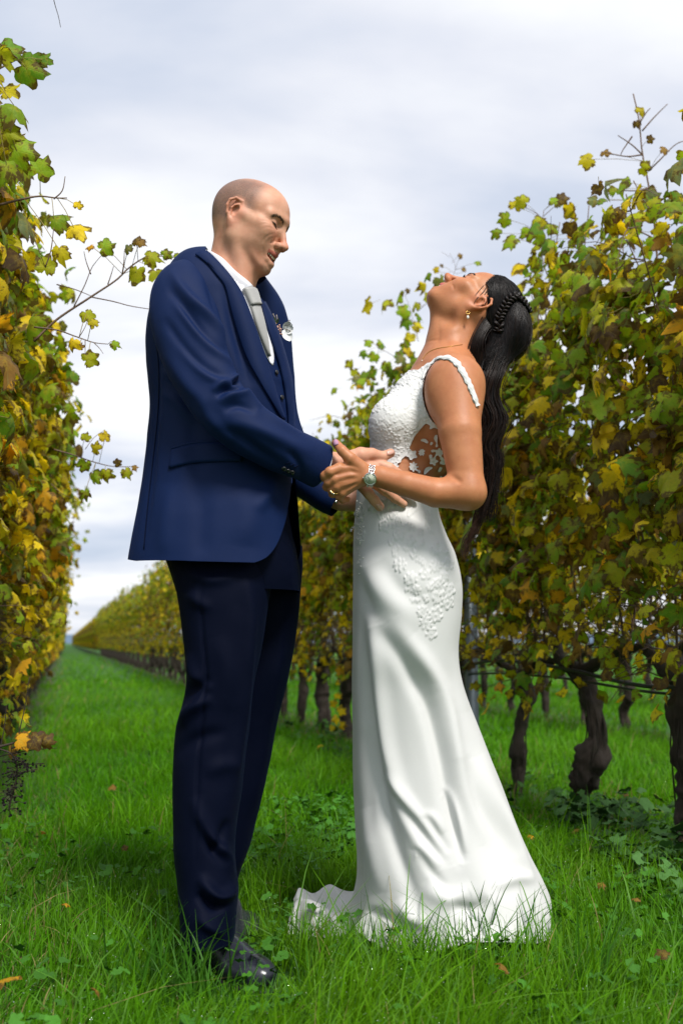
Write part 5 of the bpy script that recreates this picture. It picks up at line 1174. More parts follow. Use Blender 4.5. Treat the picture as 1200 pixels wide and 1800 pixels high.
for i in range(2600):                                                           # combed back from the hairline, over the crown to the nape
    g = -1 if r_.random() < .24 else 1; t_ = r_.random(); Yn = 2.5 - g * (.075 - .06 * t_ ** 3)
    lerp = lambda A_, B_, k: (A_[0] + (B_[0] - A_[0]) * k, A_[1] + (B_[1] - A_[1]) * k)
    e_ = r_.random(); S0 = lerp((849, 512), (872, 480), e_) if g > 0 else lerp((852, 500), (872, 482), e_); S0 = lerp(S0, (900, 482), t_ * .6)
    M1 = lerp((862, 545), (925, 520), t_); M2 = lerp((862, 580), (932, 575), t_); M3 = lerp((858, 612), (912, 622), t_); en = lerp((846, 650), (874, 652), t_)
    j_ = lambda p, q=2.5: (p[0] + r_.gauss(0, q), p[1] + r_.gauss(0, q))
    strand([P(*j_(S0, 1.2), 2.5 - g * .05), P(*j_(M1), Yn), P(*j_(M2), Yn), P(*j_(M3), 2.5 - g * .05), P(*j_(en), 2.47 - g * .015)], .0006 + .0004 * r_.random(), r_.random() ** 3 * .3, 30)
for i in range(900):                                                            # long waves down the back
    x = r_.gauss(0, 1); y = r_.random(); dz_ = r_.gauss(0, .014); e = r_.random()
    yend = 800 + 110 * e
    pts = [P(885 + x * 12, 580 + 20 * y, 2.50 + dz_), P(862 + x * 10, 655, 2.45 + dz_), P(854 + x * 9, 695, 2.445 + dz_), P(869 + x * 9, 738, 2.44 + dz_), P(856 + x * 9, 782, 2.44 + dz_), P(866 + x * 7, 815, 2.44 + dz_), P(854 + x * 7, yend + 10, 2.44 + dz_)]
    strand(pts, .0007 + .0004 * r_.random(), .05 + r_.random() ** 2 * .6, 40, False, .007)
for i in range(150):                                                              # inner lock at the neck
    x = r_.gauss(0, 1); pts = [P(874 + x * 4, 552 + x * 4, 2.45), P(853 + x * 3, 575 + x * 3, 2.435), P(840 + x * 5, 605, 2.432 + r_.gauss(0, .004)), P(840 + x * 6, 650, 2.44), P(848 + x * 6, 700, 2.45), P(853 + x * 6, 780, 2.45)]
    strand(pts, .0009, .05 + r_.random() * .3, 30, False, .004)
for i in range(60):                                                              # thin brown ends
    x = r_.gauss(0, 1); pts = [P(856 + x * 5, 840, 2.44), P(848 + x * 5, 885, 2.44), P(836 + x * 5, 925, 2.44), P(822 + x * 4, 950, 2.44), P(816 + x * 4, 965 + 20 * r_.random(), 2.44)]
    strand(pts, .0007, .6 + r_.random() * .4, 24, False, .006)
for pts in ([(862, 492), (850, 512), (838, 526), (832, 534)], [(866, 496), (858, 515), (853, 533), (842, 538), (834, 538)], [(868, 500), (856, 512), (846, 528)], [(864, 488), (846, 506), (834, 520)]):
    for k in range(4):
        strand([cast(bvb, x + r_.gauss(0, .7), y + r_.gauss(0, .7), 2.44)[0] + np.array([0, -.002, 0]) for i, (x, y) in enumerate(pts)], .00035, .2, 16, False)
for i in range(170):                                                            # flyaways
    t_ = r_.random(); p0 = lerp((868, 500), (930, 560), t_); p1 = lerp((880, 580), (925, 625), t_); g = 1 if r_.random() < .6 else -1
    q = [np.array(on_hair(P(p0[0] + r_.gauss(0, 6), p0[1] + r_.gauss(0, 6), 2.5 - g * .06), .002))]; d_ = P(p1[0] + r_.gauss(0, 8), p1[1], 2.5 - g * .05) - q[0]
    k_ = unit(np.array([r_.uniform(0, 1), -g * .6, r_.uniform(-.2, .6)])) * r_.uniform(.004, .014); q += [q[0] + d_ * .35 + k_, q[0] + d_ * .7 + k_ * .8, q[0] + d_]
    strand(q, .00035, r_.random() * .5, 16, False)
obj('hair_strands', b.mesh('hair_strands', M_hair, attr='tone'), hair_o, 'stuff')
# crown braid
bp = smooth_poly([(871, 578, 2.41), (879, 556, 2.395), (890, 536, 2.40), (903, 520, 2.41), (917, 516, 2.43), (926, 530, 2.45), (929, 548, 2.47)], 90)
cl = np.array([on_hair(P(*p), .004) for p in bp])
for _ in range(3): cl[1:-1] = (cl[:-2] + cl[1:-1] * 2 + cl[2:]) / 4
t = unit(np.gradient(cl, axis=0)); nn = unit(np.array([np.array(bvhair.find_nearest(Vector(p))[1]) for p in cl])); ss = np.cross(t, nn); bb = MB()
for k in range(3):
    ph = k * 2 * math.pi / 3; a = np.arange(90) * .36 + ph; c = cl + ss * (np.sin(a) * .0085)[:, None] + nn * (np.sin(2 * a) * .0035 + .004)[:, None]
    for j in range(7):
        o_ = j * .9; c2 = c + ss * (.0032 * math.cos(o_))+ nn * (.0026 * math.sin(o_)); V, F = tube(c2, .0024, 5, True); bb.add(V - B1, F, (.25 * (j % 3) / 2, 0, 0))
obj('hair_braid', bb.mesh('hair_braid', M_hair, attr='tone'), hair_o)
# ---- jewellery
ear = P(821, 553, 2.40); h_ = cast(bvb, 823, 548, 2.4)[0]; E0 = h_ + [-.002, -.004, -.004]
er = obj('earring', None, bride); er.location = Vector(E0 - B1)
a = np.linspace(0, 2 * np.pi, 17); V, F = tube(np.stack([.0045 * np.cos(a), .002 * np.sin(a), .0045 * np.sin(a)], 1), .0009, 6, False); obj('earring_hoop', raw_mesh('earring_hoop', V, F, M_gold), er)
V, F = ball((-.0005, 0, -.0115), (.0034, .0028, .0048), 12, 8); obj('earring_pearl', raw_mesh('earring_pearl', V, F, M_pearl), er)
a = np.linspace(0, 1, 40); nk = smooth_poly([(742, 632, 2.45), (752, 620, 2.44), (768, 613, 2.43), (788, 610, 2.43), (812, 606, 2.44)], 40); q = []
for x, y, Y in nk: p, n = cast(bvb, x, y, Y); q.append(p + n * .0008)
V, F = tube(np.array(q), .0008, 5); bobj('necklace', V, F, M_gold)
V, F = ball(np.array(q[0]) + [0, -.001, -.004], .0024, 8, 6); bobj('necklace_pendant', V, F, M_pearl)
rc_ = P(588, 861, 2.272); a = np.linspace(0, 2 * np.pi, 25); d = unit(P(584, 868, 2.29) - P(591, 855, 2.268)); u = unit(np.cross(d, [0, -1, 0])); w = np.cross(d, u)
V, F = tube(rc_ + .0114 * np.cos(a)[:, None] * u + .0114 * np.sin(a)[:, None] * w, .0016, 6, False); bobj('ring', V, F, M_gold)
for k in range(3):
    V, F = ball(rc_ + .0132 * (math.cos(-1.9 + k * .35) * u + math.sin(-1.9 + k * .35) * w), .0018, 8, 6); bobj('ring_stone', V, F, M_steel)
# ---- watch
watch = thing('wristwatch', 'steel wristwatch with pale green dial on the bride\'s wrist', 'watch', tuple(P(644, 845, 2.235)))
W0 = np.array(watch.location)
def wo(name, V, F, mat, par=None): return obj(name, raw_mesh(name, np.asarray(V) - W0, F, mat), par or watch)
ctr = P(652, 837, 2.279); axis = unit(P(668, 838, 2.278) - P(636, 834, 2.279)); up = unit(np.array([0, 0, 1.]) - axis * axis[2]); nr = np.cross(axis, up); nr = nr if nr[1] < 0 else -nr
Rw = 19.0 * pxs(2.279)
dial_a = math.radians(-22)
def ringp(a, r, off=0.): return ctr + axis * off + r * (math.cos(a) * nr + math.sin(a) * up)
link_V, link_F = ball((0, 0, 0), (1, 1, 1), 8, 6); link_V = np.sign(link_V) * np.abs(link_V) ** .55
links = {}
for i in range(34):
    a = dial_a + .42 + i * (2 * math.pi - .84) / 33
    for j, (o, w_) in enumerate(((-.0058, .0022), (-.003, .0012), (-.0002, .0018), (.0026, .0012), (.0054, .0022))):
        n = math.cos(a) * nr + math.sin(a) * up; tt = -math.sin(a) * nr + math.cos(a) * up; R = np.stack([axis, tt, n], 1)
        aa_ = a + (.045 if j % 2 else 0)
        V = (link_V * [w_ * .72, .0017, .0012]) @ R.T + ringp(aa_, Rw + .0009, o); wo('bracelet_link', V, link_F, M_steel)
n = math.cos(dial_a) * nr + math.sin(dial_a) * up; tt = -math.sin(dial_a) * nr + math.cos(dial_a) * up; dc = ringp(dial_a, Rw + .0015) - axis * .001
def disc(r, z0, z1, prof=None, nn=36):
    V = []; F = []
    for z, rr in (prof or [(z0, r), (z1, r)]):
        for k in range(nn): a = 2 * math.pi * k / nn; V.append(dc + axis * rr * math.cos(a) + tt * rr * math.sin(a) + n * z)
    m_ = len(V) // nn; F = [tuple(f) for f in grid_faces(m_, nn)] + [tuple(range(nn))[::-1], tuple(range((m_ - 1) * nn, m_ * nn))]; return np.array(V), F
V, F = disc(0, 0, 0, [(-.003, .0125), (.003, .0150), (.005, .0150), (.0062, .0130), (.0054, .0126)]); case = wo('watch_case', V, F, M_steel)
V, F = disc(.0124, .0052, .0057); dial = wo('watch_dial', V, F, M_dial)
for k in range(12):
    a = k * math.pi / 6; p = dc + n * .0060 + (axis * math.cos(a) + tt * math.sin(a)) * .0100; d = axis * math.cos(a) + tt * math.sin(a)
    V, F = tube([p - d * .0011, p + d * .0011], .00038, 4); wo('hour_mark', V, F, M_button, dial)
for a, l_ in ((2.4, .0078), (-1.9, .0056)):
    d = axis * math.cos(a) + tt * math.sin(a); V, F = tube([dc + n * .0062, dc + n * .0062 + d * l_], .0005, 4); wo('watch_hand', V, F, M_button, dial)
V, F = tube([dc - axis * .0150 + n * .002, dc - axis * .0175 + n * .002], .0016, 8); wo('watch_crown', V, F, M_steel)
# ================================================================ THE VINEYARD
XR, XL = 2.27, -.45
ordn = ['first', 'second', 'third', 'fourth', 'fifth', 'sixth', 'seventh', 'eighth', 'ninth', 'tenth', 'eleventh', 'twelfth', 'thirteenth', 'fourteenth', 'fifteenth', 'sixteenth']
SPR, SPL = 'grapevines of the right-hand row', 'grapevines of the left-hand row'
right = [(2.95, 2.3, None), (3.69, 2.42, ([(0, .02, -.06), (.02, .03, .18), (-.02, -.02, .40), (0, 0, .64)], [.05, .044, .05, .045])),
         (4.45, 2.52, ([(.02, .03, -.06), (.0, .02, .10), (.01, -.05, .24), (.03, -.09, .36), (.02, -.06, .50), (0, -.02, .66)], [.028, .034, .060, .040, .036, .042])),
         (5.06, 2.58, ([(0, .02, -.06), (.01, .03, .12), (.0, .0, .24), (.01, -.02, .38), (.02, -.08, .50), (0, -.04, .60)], [.020, .024, .042, .026, .028, .034])),
         (5.80, 2.55, None), (6.55, 2.45, None), (7.30, 2.38, None), (8.05, 2.36, ([(0, -.03, -.05), (0, .06, .12), (0, .10, .26), (0, .03, .42), (0, 0, .62)], [.05, .042, .04, .042, .05])), (8.8, 2.34, ([(0, .02, -.05), (0, -.02, .14), (0, .07, .3), (0, .05, .45), (0, 0, .62)], [.045, .045, .05, .045, .05])), (9.6, 2.34, None), (10.4, 2.34, None), (11.2, 2.34, None)]
rl = {0: 'grapevine in the right row, nearest the camera, only its leaves reaching into the right edge', 1: 'grapevine with thick dark trunk at the right edge of the photo', 2: 'tall grapevine with a swollen, twisted trunk, second trunk from the right edge',
      3: 'grapevine with knotted trunk standing just right of the white gown\'s skirt', 4: 'grapevine directly behind the bride\'s skirt, next to the grey post', 7: 'grapevine with curved trunk just left of the gown, seen between the couple', 8: 'grapevine with kinked trunk between the couple, closer to the groom\'s legs'}
for i, (Y, tp, trk) in enumerate(right):
    p = rowpos(XR, Y); lv = 0
    build_vine('grapevine', rl.get(i, 'grapevine in the right row, %s from the camera' % ordn[i]), p[0], p[1], -1, 40 + i, lv, 1.0, tp, trk, 1500 if i < 6 else 1300, SPR, .34, .47, .26)
for i in range(13):
    Y = 2.6 + .73 * i; p = rowpos(XL - (.06 if i < 2 else 0), Y)
    lab = 'grapevine in the left row, %s from the camera' % ordn[i] if i else 'grapevine in the left row, nearest the camera, large leaves at the left edge'
    build_vine('grapevine', lab, p[0], p[1], 1, 80 + i, 0, 1.9, 2.45 + (.15 if i < 2 else 0), None, 1350 if i < 6 else 1150, SPL, .30 if i < 2 else .36, .36 if i < 5 else .45, .3, .5 if i < 3 else .9)
# further along the rows the vines repeat
protoR = [build_vine('grapevine', '', 0, 0, -1, 140 + k, 1, 1.2, 2.30 + .06 * k, None, 700, None, .34, .45, .6) for k in range(3)]; protoL = [build_vine('grapevine', '', 0, 0, 1, 150 + k, 1, 1.6, 2.36 + .06 * k, None, 700, None, .34, .45, .6) for k in range(3)]
lowR = [build_vine('grapevine', '', 0, 0, -1, 160 + k, 2, 1.2, 2.36 + .06 * k, None, 330, None, .34, .45, .6) for k in range(3)]; lowL = [build_vine('grapevine', '', 0, 0, 1, 170 + k, 2, 1.6, 2.4, None, 330, None, .34, .45, .6) for k in range(3)]
def run(protos, X0, Y0, Y1, label, group):
    k = 0; Y = Y0
    while Y < Y1:
        pr = protos[k % 3]
        p = rowpos(X0, Y); copy_thing(pr, p, label, group, ROW + random.uniform(-.06, .06)); k += 1; Y += .75 + random.uniform(-.04, .04)
run(protoR, XR, 12.0, 26, 'yellowing grapevine in the right row, beyond the groom', 'grapevines farther along the right-hand row'); run(protoL, XL, 12.1, 26, 'yellow-green grapevine farther along the left row', 'grapevines farther along the left-hand row')
run(lowR, XR, 26.1, 62, 'small distant grapevine far down the right row', 'distant grapevines of the right-hand row'); run(lowL, XL, 26.1, 62, 'small distant grapevine far down the left row', 'distant grapevines of the left-hand row')
run(protoR, 4.91, 4.3, 22, 'grapevine of the next row, seen beneath the leaves of the right row', 'grapevines of the second row on the right')
run(lowR, 7.55, 7, 26, 'grapevine of the row after next, its trunk glimpsed in the gaps', 'grapevines of the third row on the right')
for pr in protoR + protoL + lowR + lowL:
    for ch in list(pr.children): bpy.data.objects.remove(ch)
    bpy.data.objects.remove(pr)
# the last stretch to the horizon reads as one mass
r = np.random.default_rng(77); nL = 2600; z = .5 + 1.9 * r.random(nL); pos = np.stack([(r.random(nL) * 2 - 1) * .33, r.random(nL) * 12, z], 1); d, nn, s = frames(r, nL, -1); tt, _ = tints(r, nL, z, 1.6)
V, F, T_, U_ = join_leaves(LEAF_LO, pos, d, nn, s, .16 + .1 * r.random(nL), tt, r); fm = raw_mesh('vine_row', V, F, M_leaf, True, {'tint': T_, 'luv': U_})
for X0 in (XR, XL):
    for k in range(16):
        p = rowpos(X0, 62 + 11.6 * k); o = obj('vine_row', fm); o.location = p; o.rotation_euler = (0, 0, ROW); o['kind'] = 'stuff'
# ---- posts, hose and wires
def post(Y, X0, label, hgt=2.25, r_=.026):
    p = rowpos(X0, Y); t = thing('trellis_post', label, 'post', p, 'galvanised trellis posts', ROW); mb = MB(); w, dd = .032, .022
    prof = [(-w, -dd), (-w, dd), (-w + .003, dd), (-w + .003, -dd + .003), (w - .003, -dd + .003), (w - .003, dd), (w, dd), (w, -dd)]
    V = [(x, y, z) for z in (-.2, hgt) for x, y in prof]; F = [(i, (i + 1) % 8, 8 + (i + 1) % 8, 8 + i) for i in range(8)] + [tuple(range(8, 16))]; mb.add(V, F); obj('post', mb.mesh('post', M_post, False), t)
    for z in (.65, 1.0, 1.4, 1.8):
        V, F = tube([(-w - .004, -.012, z), (-w - .012, 0, z + .004), (-w - .004, .012, z)], .003, 5); obj('wire_hook', raw_mesh('wire_hook', V, F, M_wire), t)
post(5.62, XR, 'dark metal trellis post rising behind the back of the white skirt'); post(11.0, XR, 'metal trellis post in the right row behind the groom'); post(3.0, XL, 'metal trellis post hidden in the near leaves of the left row'); post(8.6, XL, 'metal trellis post deeper in the left row')
post(7.6, 4.91, 'grey metal post of the second row, glimpsed at the right under the leaves', 1.6); post(16.4, XR, 'far metal trellis post low in the right row beyond the groom')
def line(name, label, cat, X0, z, y0, y1, rad, mat, sag=.02, dx=0, step=.7, grp=None):
    pts = []; Y = y0; k = 0
    while Y < y1: p = rowpos(X0 + dx, Y); pts.append([p[0] + random.gauss(0, .006), p[1], z + sag * math.sin(k * 1.9 + 1) + random.gauss(0, sag * .3)]); Y += step; k += 1
    q = smooth_poly(pts, len(pts) * 6); V, F = tube(q, rad, 7); o = obj(name, raw_mesh(name, V, F, mat)); tag(o, label, cat, grp); return o
line('drip_hose', 'black drip hose sagging along the right row at trunk height', 'hose', XR, .635, 2.4, 26, .0085, M_hose, .038, -.05)
line('drip_hose', 'second thin black hose running just under the first in the right row', 'hose', XR, .60, 2.4, 15, .006, M_hose, .022, -.03)
line('drip_hose', 'black drip hose low along the left row', 'hose', XL, .62, 1.6, 26, .0085, M_hose, .03, .04)
for i, z in enumerate((.95, 1.35, 1.75)):
    line('trellis_wire', 'steel trellis wire of the right row, %s of three' % ('lowest', 'middle', 'highest')[i], 'wire', XR, z, 2.2, 30, .0016, M_wire, .004, -.035, 2.0, 'steel wires of the right row')
    line('trellis_wire', 'steel trellis wire of the left row, %s of three' % ('lowest', 'middle', 'highest')[i], 'wire', XL, z, 1.6, 30, .0016, M_wire, .004, .035, 2.0, 'steel wires of the left row')

# ---- shoots that stand out against the sky (each hangs on its vine)
vines = [o for o in bpy.context.scene.objects if o.name.startswith('grapevine') and o.get('label')]
def near_vine(p):
    return min(vines, key=lambda o: (o.location.x - p[0]) ** 2 + (o.location.y - p[1]) ** 2)
def shoot(pts, Y, rad, leaves, twigs=(), mat=None, size=.055):
    """pts, leaves in photo pixels at distance Y; leaves = (x, y, turn, size factor, tone)"""
    W3 = [P(x, y, Y + (k * .02)) for k, (x, y) in enumerate(pts)]; v = near_vine(W3[0]); o3 = np.array(v.location); Rz = rotz(-ROW); loc = lambda q: (np.asarray(q) - o3) @ Rz.T
    mb = MB(); V, F = tube(loc(smooth_poly(W3, 26)), np.linspace(rad, rad * .4, 26), 6); mb.add(V, F)
    for tw in twigs:
        V, F = tube(loc(smooth_poly([P(x, y, Y + .01) for x, y in tw], 10)), np.linspace(rad * .5, rad * .25, 10), 5); mb.add(V, F)
    obj('shoot', mb.mesh('shoot', mat or M_cane), v)
    for k, (x, y, a, f, tone) in enumerate(leaves):
        c = loc(P(x, y, Y + random.uniform(-.06, .06))); a = math.radians(a); d = np.array([math.sin(a), 0, math.cos(a)]); d = unit(Rz @ d); nn = unit(Rz @ np.array([random.gauss(0, .4), -1, random.gauss(0.1, .4)])); nn = unit(nn - d * (nn @ d)); s = np.cross(d, nn)
        o = obj('leaf', LEAFMESH[k % 10, tone], v); o.matrix_basis = Matrix([[s[0], d[0], nn[0], c[0]], [s[1], d[1], nn[1], c[1]], [s[2], d[2], nn[2], c[2]], [0, 0, 0, 1]]) @ Matrix.Scale(size * f * .9, 4)
        st0 = min((np.array(q) for q in loc(smooth_poly(W3, 26))), key=lambda q: np.linalg.norm(q - c)); V, F = tube([c, (c + st0) / 2 + [0, 0, .006], st0], .0010, 4); obj('petiole', raw_mesh('petiole', V, F, M_stem), v)
shoot([(60, 600), (100, 562), (160, 522), (205, 492), (228, 470), (262, 450), (300, 452), (330, 452)], 2.95, .0042,
      [(183, 436, 70, .9, 1), (160, 432, 250, .5, 5), (240, 425, 10, .6, 7), (262, 450, 100, .95, 2), (240, 478, 190, 1.05, 2), (276, 480, 160, .85, 2), (225, 440, 330, .5, 8), (290, 447, 60, .6, 1), (245, 428, 40, .5, 6), (312, 452, 90, .7, 1)],
      [[(130, 540), (150, 500), (162, 470), (178, 450)], [(160, 522), (200, 530), (230, 538), (275, 545)], [(100, 500), (130, 508), (160, 520)], [(215, 482), (218, 462), (219, 440)], [(160, 482), (152, 460), (148, 442)], [(190, 500), (196, 482), (200, 468)]])
shoot([(60, 575), (100, 580), (135, 592), (165, 602), (190, 605)], 2.8, .0028, [(152, 552, 150, .7, 2), (163, 565, 120, .5, 3), (128, 600, 200, .6, 4), (200, 603, 110, .5, 1), (155, 632, 60, .8, 2), (140, 610, 20, .4, 6)], [[(140, 592), (150, 575), (155, 560)], [(150, 598), (150, 615), (150, 625)], [(165, 602), (175, 612), (182, 622)]])
shoot([(0, 360), (40, 350), (70, 345), (100, 348), (118, 348)], 2.5, .004, [(70, 300, 30, 1.1, 1), (130, 400, 80, 1.1, 4), (95, 385, 60, 1.0, 1), (105, 440, 170, .8, 3), (80, 470, 10, .9, 2), (137, 362, 20, .4, 4)], [[(95, 350), (110, 335), (115, 310)], [(80, 470), (90, 440), (95, 400)]])
shoot([(-20, 130), (10, 115), (30, 105)], 2.4, .004, [(45, 118, 110, 1.45, 0), (15, 90, 350, 1.1, 0), (25, 185, 130, 1.2, 1), (8, 230, 100, 1.1, 2), (10, 160, 60, 1.0, 3), (75, 105, 40, .7, 0), (30, 265, 100, 1.2, 1), (12, 290, 150, 1.2, 1)])
shoot([(95, 790), (130, 800), (165, 812), (200, 820), (238, 820)], 3.6, .0028, [(185, 770, 0, .7, 4), (170, 790, 300, .7, 3), (185, 830, 180, .8, 2), (222, 828, 150, .7, 2), (205, 815, 60, .5, 7), (150, 770, 20, .6, 2), (150, 815, 200, .8, 1), (150, 865, 160, .7, 1), (235, 822, 80, .4, 6), (165, 835, 150, .9, 1)], [[(150, 790), (165, 770), (185, 755)], [(90, 850), (110, 868), (135, 878)]])
shoot([(1190, 820), (1170, 720), (1158, 600), (1156, 500), (1150, 400), (1138, 320), (1128, 270), (1122, 210), (1112, 165)], 3.85, .0072,
      [(1035, 280, 250, 1.0, 3), (1062, 270, 20, .55, 6), (1125, 195, 40, .6, 3), (1118, 215, 160, .5, 7), (1140, 245, 80, .5, 7), (1165, 262, 100, .6, 6), (1130, 295, 100, .8, 2), (1080, 335, 340, .8, 1), (1058, 350, 260, .8, 0), (1100, 320, 20, .6, 1), (1140, 345, 80, 1.1, 8), (1180, 350, 110, 1.0, 8), (1130, 375, 200, .8, 3), (1090, 375, 120, .8, 7), (1045, 352, 250, .7, 8), (1195, 380, 60, .9, 1), (1150, 420, 150, 1.0, 1), (1190, 430, 100, 1.2, 0), (1110, 410, 80, .9, 2)],
      [[(1128, 272), (1100, 275), (1062, 268)], [(1128, 272), (1110, 255), (1085, 238)], [(1128, 230), (1150, 205), (1172, 183)], [(1124, 215), (1135, 198), (1142, 190)], [(1140, 300), (1160, 280), (1185, 255), (1200, 248)], [(1110, 240), (1095, 262), (1090, 272)], [(1140, 330), (1120, 335), (1085, 335)], [(1150, 420), (1110, 400), (1080, 385)]], size=.062)
shoot([(1010, 560), (960, 480), (950, 420), (955, 370)], 4.4, .004, [(920, 355, 300, .9, 2), (905, 362, 20, .8, 3), (945, 385, 120, .9, 2), (975, 355, 30, .9, 1), (985, 350, 80, .8, 7), (890, 385, 250, .9, 1), (930, 405, 180, 1.0, 1), (965, 400, 60, 1.0, 1), (900, 420, 240, 1.1, 1), (1020, 405, 60, .9, 2), (1005, 420, 80, .9, 5), (1030, 440, 110, .9, 7), (875, 410, 300, .7, 1), (985, 455, 150, 1.1, 1)], [[(955, 385), (930, 368), (900, 360)], [(955, 380), (975, 362), (990, 352)]], size=.066)
shoot([(790, 600), (780, 540), (790, 500), (800, 470), (790, 445)], 5.6, .0022, [(768, 474, 270, .5, 4), (776, 468, 30, .3, 7), (808, 451, 60, .4, 6), (776, 491, 250, .5, 7), (815, 475, 0, .4, 6), (838, 462, 60, .55, 1)], [[(792, 478), (782, 480), (772, 474)], [(793, 462), (800, 455), (808, 450)], [(790, 452), (783, 447), (775, 443)], [(800, 481), (808, 480), (816, 478)]], size=.07)
shoot([(735, 600), (725, 560), (718, 535), (708, 512)], 6.2, .0025, [(715, 512, 60, .4, 7), (712, 545, 250, 1.0, 1), (715, 562, 240, .9, 0), (730, 572, 100, .8, 3), (720, 590, 200, .8, 3), (733, 540, 40, .6, 2)], size=.08)
shoot([(740, 670), (715, 640), (690, 625), (668, 612), (650, 600)], 6.0, .0028, [(650, 603, 300, .7, 1), (658, 625, 210, .8, 1), (640, 620, 250, .6, 0), (680, 640, 180, .8, 1), (700, 625, 20, .8, 0), (690, 655, 200, .9, 0), (668, 610, 30, .5, 0), (715, 650, 160, .9, 1), (700, 680, 200, .8, 0), (672, 690, 240, .7, 1), (715, 620, 30, .7, 4), (668, 705, 200, .6, 1)], [[(668, 612), (660, 625), (655, 640)]], size=.075)
# low on the left: dried stalks, a shrivelled bunch and dead leaves
shoot([(-10, 1315), (30, 1305), (60, 1302), (98, 1308)], 2.6, .0035, [(60, 1300, 95, .75, 7), (35, 1300, 80, .7, 5), (80, 1303, 100, .5, 7), (20, 1318, 200, .5, 6)], [[(0, 1330), (20, 1325), (60, 1318), (100, 1315)], [(30, 1305), (45, 1240), (52, 1190)], [(0, 1320), (8, 1280), (12, 1240)]], M_dry, .06)
tb = MB(); gb = MB(); v = near_vine(P(20, 1350, 2.6)); o3 = np.array(v.location); Rz = rotz(-ROW); loc = lambda q: (np.asarray(q) - o3) @ Rz.T
ax_ = smooth_poly([(-5, 1315), (20, 1325), (30, 1345), (28, 1375), (20, 1405), (16, 1425)], 40)
V, F = tube(loc(np.array([P(x, y, 2.6) for x, y in ax_])), .0022, 5); tb.add(V, F)
rr_ = random.Random(5)
for k in range(90):
    a = ax_[rr_.randrange(8, 40)]; ln = rr_.uniform(8, 26); th = rr_.uniform(0, 6.28); p0 = P(a[0], a[1], 2.6); p1 = P(a[0] + ln * math.cos(th), a[1] + ln * .6 * math.sin(th), 2.6 + rr_.gauss(0, .03)); V, F = tube(loc([p0, (p0 + p1) / 2 + [0, 0, .004], p1]), .0009, 3); tb.add(V, F); V, F = ball(loc(p1), rr_.uniform(.0022, .004), 6, 4); gb.add(V, F)
for x0, y0, x1, y1 in ((30, 1345, 78, 1342), (25, 1330, 60, 1355), (30, 1360, 66, 1352)):
    for k in range(8):
        t = k / 7; x, y = x0 + (x1 - x0) * t, y0 + (y1 - y0) * t; p1 = P(x + rr_.gauss(0, 2), y + rr_.gauss(0, 4), 2.6); V, F = ball(loc(p1), .0028, 6, 4); gb.add(V, F)
    V, F = tube(loc([P(x0, y0, 2.6), P(x1, y1, 2.6)]), .0013, 4); tb.add(V, F)
obj('bunch_stalk', tb.mesh('bunch_stalk', M_dry), v); obj('dried_grapes', gb.mesh('dried_grapes', M_grape), v, 'stuff')

V, F = tube(smooth_poly([P(70, -90, 2.1), P(88, -30, 2.1), P(97, 8, 2.1), P(103, 28, 2.1), P(107, 48, 2.1)], 20), np.linspace(.0016, .0006, 20), 4); v = near_vine(P(70, -90, 2.1)); o3 = np.array(v.location); obj('tendril', raw_mesh('tendril', (V - o3) @ rotz(-ROW).T, F, M_dry), v)
# ================================================================ WEEDS AND FALLEN LEAVES
r = np.random.default_rng(21); mb_V, mb_F, mb_T = [], [], []; off = 0
m, nt, b = new_mat('weed_leaf'); at = N(nt, 'ShaderNodeAttribute', attribute_name='tint'); L(nt, mixc(nt, noise(nt, objco(nt), 70), mixc(nt, 1.0, at.outputs['Color'], (.7, .7, .7), 'MULTIPLY'), at.outputs['Color']), b.inputs['Base Color']); b.inputs['Roughness'].default_value = .6; b.inputs['Specular IOR Level'].default_value = .15; M_weed = m
def weeds(n, sampler, smin, smax, seed, zlo=.03, zhi=.10, tint=(.045, .15, .015)):
    r = np.random.default_rng(seed); Vs, Fs, T = [], [], []; off = 0; nn_ = 14
    for i in range(n):
        cx_, cy_ = sampler(r)
        for k in range(r.integers(4, 9)):
            a = r.random() * 6.28; ln = r.uniform(.015, .06); z = r.uniform(zlo, zhi); c = np.array([cx_ + math.cos(a) * ln, cy_ + math.sin(a) * ln, z]); rad = r.uniform(smin, smax); ph = np.linspace(0, 2 * np.pi, nn_, endpoint=False); rr = rad * (.8 + .22 * np.abs(np.cos(2.5 * (ph - a)))) * np.where(np.abs(((ph - a - np.pi + np.pi) % (2 * np.pi)) - np.pi) < .35, .35, 1)
            tl = r.normal(0, .35, 2); V = np.vstack([c, np.stack([c[0] + rr * np.cos(ph), c[1] + rr * np.sin(ph), c[2] + rr * (tl[0] * np.cos(ph) + tl[1] * np.sin(ph)) + .15 * rr * np.cos(5 * ph)], 1)])
            Vs.append(V); Fs.append(np.array([(0, 1 + j, 1 + (j + 1) % nn_) for j in range(nn_)]) + off); off += len(V)
            s = np.array([[cx_ - .0012, cy_, 0], [cx_ + .0012, cy_, 0], c, c]); Vs.append(s); Fs.append(np.array([[0, 1, 2], [0, 2, 3]]) + off); off += 4
            t = np.array(tint) * r.uniform(.7, 1.4); T.append(np.tile(t, (len(V) + 4, 1)))
    o = obj('weeds', raw_mesh('weeds', np.vstack(Vs), np.vstack(Fs), M_weed, True, {'tint': np.vstack(T)})); o['kind'] = 'stuff'
def samp(y0, y1, w=.36):
    def f(r): Y = r.uniform(y0, y1); return r.uniform(-w, w) * Y, Y
    return f
weeds(120, samp(1.8, 3.8), .008, .017, 1, .05, .12)
weeds(80, lambda r: (r.uniform(-.35, .15), r.uniform(3.2, 4.6)), .01, .02, 2, .04, .10, (.05, .17, .02))
weeds(60, lambda r: (r.uniform(.85, 1.35), r.uniform(2.9, 4.4)), .018, .034, 3, .05, .14, (.06, .15, .035))
